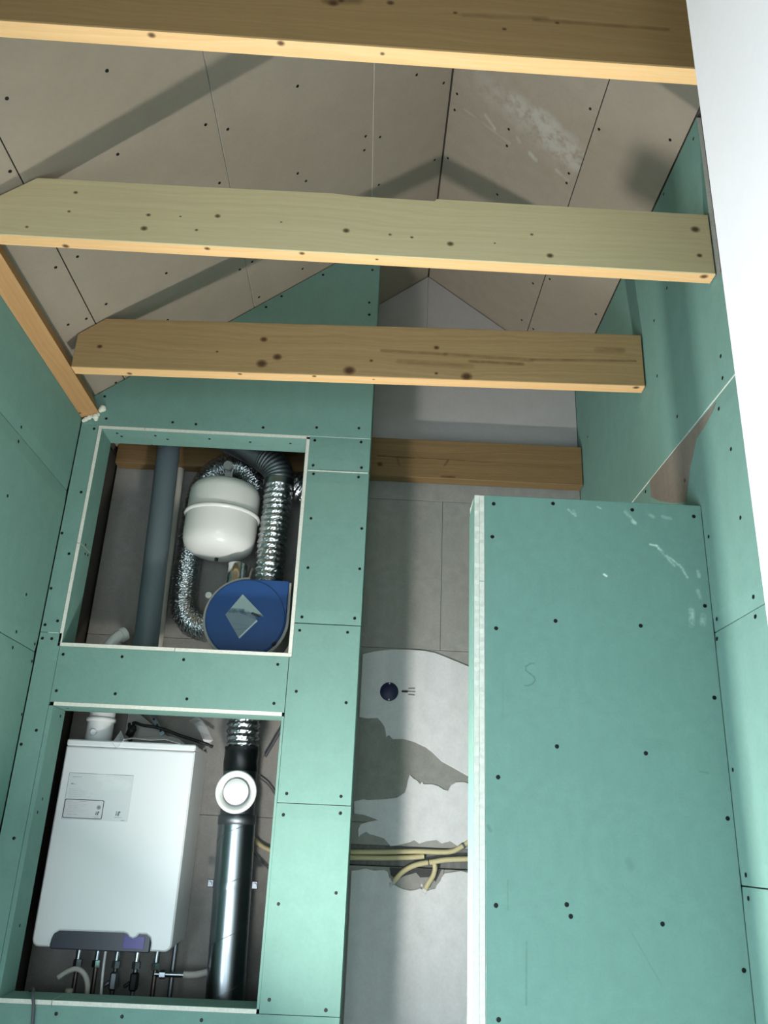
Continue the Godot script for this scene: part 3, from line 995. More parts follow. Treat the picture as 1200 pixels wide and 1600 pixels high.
func build_beams() -> void:
	var w1 := wood(21, Color(0.61, 0.50, 0.34), Color(0.53, 0.43, 0.28), [Vector3(0.965, 0.106, 0.007), Vector3(0.98, 0.114, 0.004), Vector3(1.076, 0.118, 0.005), Vector3(1.203, 0.103, 0.003), Vector3(1.299, 0.068, 0.003), Vector3(1.403, 0.095, 0.003)], [[1.36, 0.100, 1.62, 0.098, 4.0, 0.40], [1.22, 0.098, 1.38, 0.106, 5.0, 0.25], [0.955, 0.112, 1.01, 0.118, 9.0, 0.45]])
	var w2 := wood(22, Color(0.86, 0.81, 0.65), Color(0.80, 0.74, 0.58), [Vector3(0.265, 0.148, 0.004), Vector3(0.259, 0.085, 0.003), Vector3(0.161, 0.028, 0.003), Vector3(0.465, 0.088, 0.004), Vector3(0.46, 0.044, 0.006), Vector3(0.548, 0.089, 0.002), Vector3(0.595, 0.048, 0.003), Vector3(0.644, 0.097, 0.005), Vector3(0.811, 0.089, 0.002), Vector3(0.982, 0.073, 0.006), Vector3(1.097, 0.068, 0.003), Vector3(1.154, 0.063, 0.003), Vector3(1.255, 0.049, 0.006), Vector3(1.371, 0.059, 0.002), Vector3(1.469, 0.094, 0.003), Vector3(1.515, 0.029, 0.006), Vector3(1.909, 0.056, 0.005), Vector3(1.906, 0.141, 0.008)])
	var w3 := wood(23, Color(0.70, 0.59, 0.43), Color(0.59, 0.49, 0.33), [Vector3(0.695, 0.128, 0.008), Vector3(0.746, 0.062, 0.010), Vector3(0.697, 0.035, 0.012), Vector3(0.153, 0.08, 0.006), Vector3(0.986, 0.02, 0.013), Vector3(1.056, 0.06, 0.004), Vector3(1.269, 0.118, 0.006), Vector3(1.369, 0.012, 0.012), Vector3(1.27, 0.02, 0.004), Vector3(0.545, 0.075, 0.003)], [[1.09, 0.100, 1.30, 0.094, 5.0, 0.35], [1.30, 0.094, 1.58, 0.082, 6.0, 0.30], [1.58, 0.084, 1.92, 0.092, 4.0, 0.40], [1.38, 0.070, 1.55, 0.066, 5.0, 0.45], [1.15, 0.060, 1.38, 0.052, 8.0, 0.25], [1.80, 0.130, 1.88, 0.131, 8.0, 0.30]])
	var pine := wood(26, Color(0.93, 0.77, 0.57), Color(0.88, 0.69, 0.47), [Vector3(0.256, 0.28, 0.006), Vector3(0.627, 0.258, 0.005), Vector3(0.872, 0.256, 0.005), Vector3(1.066, 0.264, 0.003), Vector3(1.92, 0.26, 0.007)])
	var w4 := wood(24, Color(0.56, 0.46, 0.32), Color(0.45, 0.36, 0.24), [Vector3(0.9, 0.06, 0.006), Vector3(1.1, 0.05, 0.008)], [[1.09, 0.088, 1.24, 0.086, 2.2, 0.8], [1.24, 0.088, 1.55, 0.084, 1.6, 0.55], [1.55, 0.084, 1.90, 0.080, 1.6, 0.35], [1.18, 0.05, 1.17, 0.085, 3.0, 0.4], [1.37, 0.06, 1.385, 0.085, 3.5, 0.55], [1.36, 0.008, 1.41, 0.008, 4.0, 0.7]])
	beam("dark brown timber tie beam at the top edge, nearest of the four", 1.1374, 1.1744, 0.018, w1, pine, [], -1.03)
	beam("pale greenish timber tie beam with many small knots and a chipped top edge", 1.744, 1.783, 0.006, w2, pine, [Vector2(0.118, 1.596), Vector2(0.112, 1.589), Vector2(-0.1, 1.591), Vector2(-0.16, 1.596), Vector2(-0.5, 1.593)], -1.05)
	beam("brown timber tie beam with large dark knots, between the greenish beam and the upper opening", 2.35, 2.395, -0.032, w3, pine, [Vector2(0.2, 1.597)], -1.028)
	# the rearmost beam lies against the far wall
	org = W(0, 1.40, 3.16)
	var f := begin()
	prism(f, f, PackedVector2Array([Vector2(-1.09, 0.0), Vector2(0.847, 0.0), Vector2(0.847, 0.176), Vector2(-0.03, 0.174), Vector2(-1.0, 0.150), Vector2(-1.09, 0.08)]), W(0, 1.40, 3.13), Vector3.RIGHT, Vector3.UP, 0.058, 0.002)
	var b4 := commit(f, "tie_beam", w4, self)
	tag(b4, "shaded brown timber beam lying against the grey far wall", "beam", "timber tie beams under the sloping ceiling")
	# purlin along the left wall
	org = W(-1.08, 1.40, 1.4)
	f = begin()
	swap_grain = true
	prism(f, f, PackedVector2Array([Vector2(-1.1025, 1.396), Vector2(-1.041, 1.415), Vector2(-1.076, 1.486), Vector2(-1.1025, 1.471)]), W(0, 0, 0.9), Vector3.RIGHT, Vector3.UP, 1.834, 0.0015)
	swap_grain = false
	var pm := wood(25, Color(0.76, 0.60, 0.42), Color(0.68, 0.51, 0.33), [Vector3(0.9, 0.1, 0.004), Vector3(0.5, 0.2, 0.005)])
	var pu := commit(f, "wall_plate_timber", pm, self)
	tag(pu, "orange-brown timber running back along the left wall under the slope", "beam")
	# expanding foam squeezed out at the end of that timber
	org = W(-1.06, 1.40, 2.72)
	f = begin()
	for q in [[-1.094, 1.385, 0.007], [-1.086, 1.390, 0.009], [-1.075, 1.398, 0.009], [-1.064, 1.405, 0.008], [-1.052, 1.402, 0.012], [-1.047, 1.412, 0.009], [-1.050, 1.393, 0.008], [-1.031, 1.436, 0.013], [-1.039, 1.430, 0.009]]:
		var prof := []
		for i in 9:
			var a := PI * i / 8.0
			prof.append(Vector2(sin(a) * q[2] * (1.0 + 0.12 * sin(i * 2.3)), -cos(a) * q[2]))
		lathe(f, prof, W(q[0], q[1], DB - q[2] * 0.8), Vector3(0.2, 1, 0.4), 14)
	var fo := commit(f, "foam_bead", M.foam, self)
	tag(fo, "blob of white expanding foam at the end of the orange-brown timber", "foam")


# ---------------------------------------------------------------- things in the upper opening
func crinkle(st: SurfaceTool, pts: Array, r: float, pitch: float, amp: float, jitter: float, sides := 72) -> void:
	var p := path(pts, pitch / 6.0)
	var nz := FastNoiseLite.new()
	nz.seed = 31
	nz.frequency = 1.0
	tube(st, p, func(i, a, s):
		var q: Vector3 = p[i] * 60.0 + Vector3(cos(a), sin(a), cos(a + 1.0)) * 4.5
		return r + amp * (absf(fposmod(s / pitch, 1.0) - 0.5) * 4.0 - 1.0) + nz.get_noise_3dv(q * 3.6) * jitter, sides, true, true)


func build_upper_services() -> void:
	# expansion vessel
	var at := W(-0.600, 0.965, 3.0)
	var t := thing("expansion_vessel", "white steel expansion vessel hanging in the upper opening", "vessel", at)
	var ax := Vector3(0.02, 1, 0).normalized()
	var st := begin()
	var prof := [Vector2(0, 0), Vector2(0.045, 0.003), Vector2(0.085, 0.011), Vector2(0.110, 0.023), Vector2(0.126, 0.039), Vector2(0.1345, 0.058), Vector2(0.138, 0.08), Vector2(0.138, 0.163)]
	lathe(st, prof, at, ax, 56)
	commit(st, "lower_shell", M.tank, t)
	st = begin()
	lathe(st, [Vector2(0.136, 0.163), Vector2(0.136, 0.25), Vector2(0.133, 0.268), Vector2(0.125, 0.282), Vector2(0.110, 0.294), Vector2(0.085, 0.303), Vector2(0.05, 0.310), Vector2(0, 0.314)], at, ax, 56)
	commit(st, "upper_shell", M.tank, t)
	st = begin()
	lathe(st, [Vector2(0.138, 0.158), Vector2(0.144, 0.160), Vector2(0.146, 0.166), Vector2(0.144, 0.172), Vector2(0.137, 0.175)], at, ax, 56)
	commit(st, "seam_ring", M.tank, t)
	st = begin()
	lathe(st, [Vector2(0, -0.010), Vector2(0.007, -0.010), Vector2(0.007, 0.004), Vector2(0, 0.004)], at, ax, 12, false)
	commit(st, "filling_valve", M.rubber, t)
	st = begin()
	span(st, -0.630, -0.598, 1.26, 1.395, 3.105, 3.112, 0.002)
	commit(st, "hanging_strap", M.ivory, t)
	st = begin()
	lathe(st, [Vector2(0, 0), Vector2(0.018, 0.0), Vector2(0.020, -0.004), Vector2(0.020, -0.012)], W(-0.617, 1.392, 3.083), Vector3(0, 0, 1), 22, false)
	commit(st, "strap_cap", M.ivory, t)

	# blower
	at = W(-0.449, 0.57, 2.97)
	t = thing("duct_fan", "blue snail-shaped duct fan with a torn diamond sticker", "fan", at)
	var c := Vector2(-0.449, 0.712)
	var r := 0.143
	var poly := PackedVector2Array()
	for i in 49:
		var a := PI / 2 + PI * 1.5 * i / 48.0
		poly.append(c + Vector2(cos(a), sin(a)) * r)
	poly.append(Vector2(c.x + r, c.y + r))
	st = begin()
	prism(st, st, poly, W(0, 0, 2.885), Vector3.RIGHT, Vector3.UP, 0.012, 0.002)
	commit(st, "front_plate", M.blue, t)
	st = begin()
	var rim := PackedVector2Array()
	for i in 49:
		var a := PI / 2 + PI * 1.5 * i / 48.0
		rim.append(c + Vector2(cos(a), sin(a)) * (r + 0.011))
	rim.append(Vector2(c.x + r + 0.008, c.y + r - 0.002))
	rim.append(Vector2(c.x, c.y + r - 0.002))
	prism(st, st, rim, W(0, 0, 2.898), Vector3.RIGHT, Vector3.UP, 0.15, 0.002)
	commit(st, "housing", M.steel_grey, t)
	st = begin()
	lathe(st, [Vector2(r - 0.004, 0.0), Vector2(r - 0.005, 0.0035), Vector2(0, 0.0045)], W(c.x, c.y, 2.885), Vector3(0, 0, 1), 56, false)
	commit(st, "round_cover", M.blue, t)
	var face := 2.8795
	st = begin()
	var q := [Vector2(-0.5206, 0.719), Vector2(-0.467, 0.796), Vector2(-0.384, 0.719), Vector2(-0.462, 0.634)]
	prism(st, st, PackedVector2Array([q[0], q[3], Vector2(-0.404, 0.700), Vector2(-0.412, 0.712), q[2], q[1]]), W(0, 0, face), Vector3.RIGHT, Vector3.UP, 0.0008)
	var sk := commit(st, "sticker", sticker_print(), t)
	sk.set_meta("label", "pale diamond sticker with a grey smudged band and torn corner")
	st = begin()
	bx(st, W(-0.340, 0.622, 2.882), Vector3(0.016, 0.010, 0.012), 0.002, Basis(Vector3.BACK, 0.7))
	commit(st, "latch", M.rubber, t)
	st = begin()
	lathe(st, [Vector2(0.004, 0.004), Vector2(0.011, 0.004), Vector2(0.012, 0.0), Vector2(0.012, -0.01)], W(-0.592, 0.792, 2.90), Vector3(0, 0, 1), 18, false)
	lathe(st, [Vector2(0.0, 0.002), Vector2(0.004, 0.002)], W(-0.592, 0.792, 2.90), Vector3(0, 0, 1), 12, false)
	rod(st, W(-0.588, 0.790, 2.912), W(-0.555, 0.782, 2.912), 0.006)
	commit(st, "fixing_lug", M.ivory, t)
	st = begin()
	tube(st, PackedVector3Array([W(-0.512, 0.84, 2.965), W(-0.512, 0.930, 2.965), W(-0.512, 0.934, 2.965)]), func(i, _a, _s): return 0.037 if i < 2 else 0.034, 30)
	commit(st, "outlet_spigot", M.chrome, t)
	st = begin()
	bx(st, W(-0.462, 0.895, 2.97), Vector3(0.014, 0.06, 0.010), 0.003, Basis(Vector3.BACK, -0.2))
	commit(st, "spigot_strap", M.zinc, t)

	# flexible foil ducts
	var a0 := W(-0.392, 0.865, 2.965)
	t = thing("foil_duct", "silver foil flexible duct rising from the blue fan's outlet", "duct", a0)
	st = begin()
	crinkle(st, [a0, W(-0.391, 1.02, 2.965), W(-0.386, 1.15, 2.965), W(-0.388, 1.262, 2.965)], 0.0515, 0.023, 0.0036, 0.0075)
	commit(st, "corrugated_hose", M.foil, t)
	st = begin()
	tube(st, PackedVector3Array([a0 - Vector3(0, 0.008, 0), a0 + Vector3(0, 0.014, 0)]), func(_i, _a, _s): return 0.054, 28)
	commit(st, "duct_collar", M.zinc, t)
	a0 = W(-0.388, 1.265, 2.965)
	t = thing("duct_elbow", "dark ribbed metal duct elbow above the straight foil duct", "duct", a0)
	st = begin()
	var ep := path([a0, W(-0.390, 1.30, 2.965), W(-0.410, 1.342, 2.965), W(-0.448, 1.376, 2.97), W(-0.53, 1.425, 2.98), W(-0.63, 1.475, 2.99)], 0.004)
	tube(st, ep, func(i, _a, s): return 0.057 + (0.0022 * absf(sin(s * 210.0)) if s < 0.14 else 0.0), 36)
	commit(st, "ribbed_bend", M.zinc_dull, t)
	st = begin()
	tube(st, PackedVector3Array([a0 + Vector3(0, -0.012, 0), a0 + Vector3(0, 0.012, 0)]), func(_i, _a, _s): return 0.0605, 36)
	commit(st, "bend_collar", M.zinc, t)
	a0 = W(-0.615, 0.715, 3.10)
	t = thing("foil_duct", "silver foil flexible duct curling behind the white vessel to the fan", "duct", a0)
	st = begin()
	crinkle(st, [a0, W(-0.68, 0.735, 3.11), W(-0.727, 0.80, 3.125), W(-0.737, 0.90, 3.13), W(-0.738, 1.05, 3.138), W(-0.736, 1.20, 3.138), W(-0.715, 1.32, 3.138), W(-0.655, 1.395, 3.138), W(-0.58, 1.405, 3.135), W(-0.52, 1.36, 3.13), W(-0.485, 1.28, 3.12)], 0.049, 0.012, 0.0014, 0.0085)
	commit(st, "corrugated_hose", M.foil, t)
	a0 = W(-0.215, 1.235, 3.06)
	t = thing("foil_duct", "short piece of foil flexible duct at the opening's right edge", "duct", a0)
	st = begin()
	crinkle(st, [a0, W(-0.28, 1.265, 3.05), W(-0.315, 1.29, 3.05), W(-0.345, 1.32, 3.05)], 0.047, 0.020, 0.0036, 0.0045)
	commit(st, "corrugated_hose", M.foil, t)

	# waste pipes
	org = W(-0.83, 0.2, 3.0)
	st = begin()
	rod(st, W(-0.812, 0.46, 3.0), W(-0.846, 1.50, 3.0), 0.0445, 32)
	tag(commit(st, "waste_pipe", M.grey_pvc, self), "thick grey plastic waste pipe standing left of the white vessel", "pipe")
	org = W(-0.8, 0.2, 3.12)
	st = begin()
	rod(st, W(-0.811, 0.45, 3.165), W(-0.832, 1.52, 3.165), 0.0175, 20)
	tag(commit(st, "overflow_pipe", M.ivory, self), "thin white plastic pipe just right of the thick grey pipe", "pipe")
	at = W(-0.93, 0.55, 2.99)
	t = thing("pipe_elbow", "white plastic pipe elbow at the foot of the grey waste pipe", "pipe", at)
	st = begin()
	pipe(st, [W(-0.905, 0.655, 3.0), W(-0.915, 0.648, 2.99), W(-0.935, 0.62, 2.98), W(-0.955, 0.58, 2.975)], 0.021, 18)
	commit(st, "bend", M.white_plastic, t)
	for s in [[W(-0.899, 0.662, 3.004), W(-0.912, 0.650, 2.993)], [W(-0.948, 0.596, 2.976), W(-0.956, 0.578, 2.974)]]:
		st = begin()
		tube(st, PackedVector3Array(s), func(_i, _a, _s): return 0.026, 18)
		commit(st, "socket", M.white_plastic, t)


func sticker_print() -> StandardMaterial3D:
	# 0.14 m square patch of the fan cover, picture rows run downwards
	var im := Image.create(140, 170, false, Image.FORMAT_RGB8)
	im.fill(Color(0.62, 0.70, 0.69))
	var at := func(x: float, y: float) -> Vector2: return Vector2((x + 0.525) * 1000.0, (0.80 - y) * 1000.0)
	for i in 170:
		for x in 140:
			if i > 60 + x * 0.10:
				im.set_pixel(x, i, Color(0.44, 0.52, 0.55))
	stroke(im, at.call(-0.505, 0.735), at.call(-0.46, 0.735), 11, Color(0.20, 0.28, 0.34), 0.8, 0.7)
	stroke(im, at.call(-0.46, 0.733), at.call(-0.40, 0.712), 11, Color(0.22, 0.30, 0.36), 0.85, 0.7)
	stroke(im, at.call(-0.425, 0.728), at.call(-0.385, 0.712), 6, Color(0.07, 0.09, 0.12), 1.0, 0.3)
	stroke(im, at.call(-0.505, 0.665), at.call(-0.44, 0.672), 2, Color(0.32, 0.40, 0.44), 0.7, 0.6)
	stroke(im, at.call(-0.49, 0.69), at.call(-0.43, 0.68), 2, Color(0.36, 0.44, 0.48), 0.6, 0.6)
	stroke(im, at.call(-0.462, 0.640), at.call(-0.408, 0.702), 4, Color(0.80, 0.86, 0.86), 0.9, 0.1)
	stroke(im, at.call(-0.456, 0.640), at.call(-0.412, 0.692), 2, Color(0.18, 0.22, 0.25), 0.8, 0.4)
	var m := mat(Color.WHITE, 0.5)
	m.albedo_texture = ImageTexture.create_from_image(im)
	m.texture_repeat = false
	m.uv1_scale = Vector3(1000.0 / 140.0, -1000.0 / 170.0, 1)
	m.uv1_offset = Vector3(0.525 * 1000.0 / 140.0, 0.80 * 1000.0 / 170.0, 0)
	return m


# ---------------------------------------------------------------- boiler and its connections
func build_boiler() -> void:
	var x0 := -1.025
	var x1 := -0.584
	var y0 := -0.358
	var y1 := 0.277
	var d := 2.96
	var t := thing("boiler", "white wall-hung combination boiler in the lower opening", "boiler", W((x0 + x1) / 2, y0, 3.08))
	# front cover with the notch for the control panel
	var p := PackedVector2Array()
	for v in rounded(x0, x1, y0, 0.254, 0.022):
		p.append(v)
	# open the bottom edge for the panel: start at bottom right of the notch and walk round the cover
	var cover := PackedVector2Array([Vector2(-0.650, y0)])
	for k in 6:
		var a := -PI / 2 + PI / 2 * k / 5.0
		cover.append(Vector2(x1 - 0.022 + cos(a) * 0.022, y0 + 0.022 + sin(a) * 0.022))
	cover.append(Vector2(x1, 0.2535))
	cover.append(Vector2(x0, 0.2535))
	for k in 6:
		var a := PI + PI / 2 * k / 5.0
		cover.append(Vector2(x0 + 0.022 + cos(a) * 0.022, y0 + 0.022 + sin(a) * 0.022))
	cover.append(Vector2(-0.969, y0))
	cover.append(Vector2(-0.967, -0.336))
	cover.append(Vector2(-0.960, -0.320))
	cover.append(Vector2(-0.945, -0.311))
	cover.append(Vector2(-0.740, -0.309))
	cover.append(Vector2(-0.729, -0.312))
	cover.append(Vector2(-0.721, -0.321))
	cover.append(Vector2(-0.710, -0.325))
	cover.append(Vector2(-0.699, -0.320))
	cover.append(Vector2(-0.692, -0.311))
	cover.append(Vector2(-0.668, -0.311))
	cover.append(Vector2(-0.655, -0.320))
	cover.append(Vector2(-0.650, -0.335))
	var st := begin()
	prism(st, st, cover, W(0, 0, d), Vector3.RIGHT, Vector3.UP, 0.055, 0.005)
	var cv := commit(st, "front_cover", M.white_enamel, t)
	st = begin()
	bx(st, W((x0 + x1) / 2, (0.2555 + y1) / 2, d + 0.0275), Vector3(x1 - x0, y1 - 0.2555, 0.055), 0.004)
	commit(st, "top_strip", M.white_enamel, t)
	st = begin()
	span(st, x0 + 0.002, x1 - 0.002, y0 + 0.012, y1 - 0.002, d + 0.0555, DF - 0.002, 0.004)
	commit(st, "casing", M.white_enamel, t)
	st = begin()
	span(st, -0.966, -0.653, y0 - 0.006, -0.306, d + 0.006, d + 0.054, 0.003)
	var cp := commit(st, "control_panel", M.panel_grey, t)
	st = begin()
	span(st, -0.738, -0.672, y0 + 0.004, -0.318, d + 0.0045, d + 0.0065, 0.0005)
	var lcd := commit(st, "display", M.lcd, cp)
	lcd.set_meta("label", "glowing violet display")
	st = begin()
	prism(st, st, rounded(-0.9985, -0.780, 0.0195, 0.1675, 0.002, 2), W(0, 0, d - 0.0006), Vector3.RIGHT, Vector3.UP, 0.0005)
	commit(st, "sticker", big_label(), cv).set_meta("label", "large pale instruction sticker")
	st = begin()
	prism(st, st, rounded(-0.9965, -0.8655, 0.0235, 0.0835, 0.005, 4), W(0, 0, d - 0.0012), Vector3.RIGHT, Vector3.UP, 0.0005)
	commit(st, "sticker", small_label(), cv).set_meta("label", "small white sticker with rounded outline")

	# flue
	var at := W(-0.948, 0.277, 3.05)
	t = thing("flue_pipe", "white plastic flue socket rising from the boiler top", "pipe", at)
	st = begin()
	tube(st, PackedVector3Array([at + Vector3(0, 0.0005, 0), at + Vector3(0, 0.078, 0)]), func(_i, _a, _s): return 0.0455, 36)
	commit(st, "lower_socket", M.white_plastic, t)
	st = begin()
	lathe(st, [Vector2(0.045, 0.070), Vector2(0.050, 0.072), Vector2(0.0515, 0.078), Vector2(0.050, 0.084), Vector2(0.045, 0.086)], at, Vector3.UP, 36)
	commit(st, "socket_bead", M.white_plastic, t)
	st = begin()
	rod(st, at + Vector3(0, 0.08, 0), at + Vector3(0.004, 0.175, 0), 0.0445, 36)
	commit(st, "upper_pipe", M.white_plastic, t)
	st = begin()
	lathe(st, [Vector2(0.0, 0.007), Vector2(0.010, 0.007), Vector2(0.0115, 0.004), Vector2(0.0115, -0.008)], at + Vector3(-0.006, 0.030, 0.0445), Vector3(0, 0, 1), 20, false)
	commit(st, "test_cap", M.paper, t)


func big_label() -> StandardMaterial3D:
	var k := 1200.0
	var im := Image.create(264, 180, false, Image.FORMAT_RGB8)
	im.fill(Color(0.86, 0.88, 0.885))
	for e in 2:
		im.fill_rect(Rect2i(0, e * 178, 264, 2), Color(0.62, 0.66, 0.67))
		im.fill_rect(Rect2i(e * 262, 0, 2, 180), Color(0.62, 0.66, 0.67))
	stroke(im, Vector2(130, 12), Vector2(235, 40), 26, Color(0.90, 0.92, 0.92), 0.8, 0.4)
	stroke(im, Vector2(150, 50), Vector2(200, 45), 18, Color(0.90, 0.92, 0.92), 0.6, 0.4)
	stroke(im, Vector2(18, 15), Vector2(52, 15), 2, Color(0.52, 0.56, 0.57), 0.7, 0.5)
	stroke(im, Vector2(16, 42), Vector2(22, 42), 3, Color(0.40, 0.44, 0.45), 0.8, 0.2)
	stroke(im, Vector2(24, 43), Vector2(34, 43), 2, Color(0.58, 0.62, 0.63), 0.6, 0.4)
	for i in 5:
		stroke(im, Vector2(12, 62 + i * 7), Vector2(60 + (i * 23) % 50, 62 + i * 7), 1.4, Color(0.70, 0.72, 0.74), 0.6, 0.6)
	tulips(im, Vector2(218, 148), Color(0.30, 0.33, 0.35))
	stroke(im, Vector2(208, 162), Vector2(236, 162), 1.6, Color(0.55, 0.58, 0.60), 0.7, 0.4)
	stroke(im, Vector2(236, 173), Vector2(250, 173), 1.8, Color(0.55, 0.58, 0.60), 0.8, 0.4)
	return print_material(im, -0.9985, 0.1675, k)


func small_label() -> StandardMaterial3D:
	var k := 1500.0
	var im := Image.create(198, 92, false, Image.FORMAT_RGB8)
	var ink := Color(0.16, 0.17, 0.19)
	im.fill(ink)
	im.fill_rect(Rect2i(3, 3, 190, 84), Color(0.86, 0.86, 0.87))
	for c in [[3, 3], [192, 3], [3, 86], [192, 86]]:
		stroke(im, Vector2(c[0], c[1]), Vector2(c[0] + 0.5, c[1]), 3.5, ink, 0.9, 0.0)
	for i in 6:
		stroke(im, Vector2(14, 14 + i * 9), Vector2(80 + (i * 37) % 55, 14 + i * 9), 1.4, Color(0.72, 0.68, 0.71), 0.55, 0.7)
	stroke(im, Vector2(78, 9), Vector2(108, 9), 1.6, Color(0.45, 0.46, 0.48), 0.6, 0.5)
	stroke(im, Vector2(20, 72), Vector2(70, 72), 1.6, Color(0.55, 0.52, 0.54), 0.6, 0.7)
	for r in [12.0, 8.0, 4.0]:
		stroke(im, Vector2(173, 34), Vector2(173.2, 34), r, Color(0.36, 0.38, 0.40) if r != 8.0 else Color(0.66, 0.67, 0.68), 1.0, 0.0)
	tulips(im, Vector2(168, 62), Color(0.18, 0.20, 0.22))
	stroke(im, Vector2(156, 79), Vector2(180, 79), 1.4, Color(0.55, 0.57, 0.58), 0.7, 0.4)
	return print_material(im, -0.9965, 0.0835, k)


# the small two-figure mark printed on both stickers
func tulips(im: Image, at: Vector2, ink: Color) -> void:
	stroke(im, at + Vector2(-4, -6), at + Vector2(-4, -5), 2.6, ink, 1.0, 0.0)
	stroke(im, at + Vector2(-4, 0), at + Vector2(-5, 6), 2.6, ink, 0.9, 0.0)
	stroke(im, at + Vector2(1, -1), at + Vector2(1, 7), 2.0, ink, 0.8, 0.0)
	stroke(im, at + Vector2(5, -6), at + Vector2(9, -6), 3.4, ink, 1.0, 0.0)
	stroke(im, at + Vector2(6, -4), at + Vector2(5, 7), 2.4, ink, 1.0, 0.0)


func print_material(im: Image, x0: float, ytop: float, k: float) -> StandardMaterial3D:
	var m := mat(Color.WHITE, 0.45)
	m.albedo_texture = ImageTexture.create_from_image(im)
	m.texture_repeat = false
	var w := float(im.get_width())
	var h := float(im.get_height())
	m.uv1_scale = Vector3(k / w, -k / h, 1)
	m.uv1_offset = Vector3(-x0 * k / w, ytop * k / h, 0)
	return m


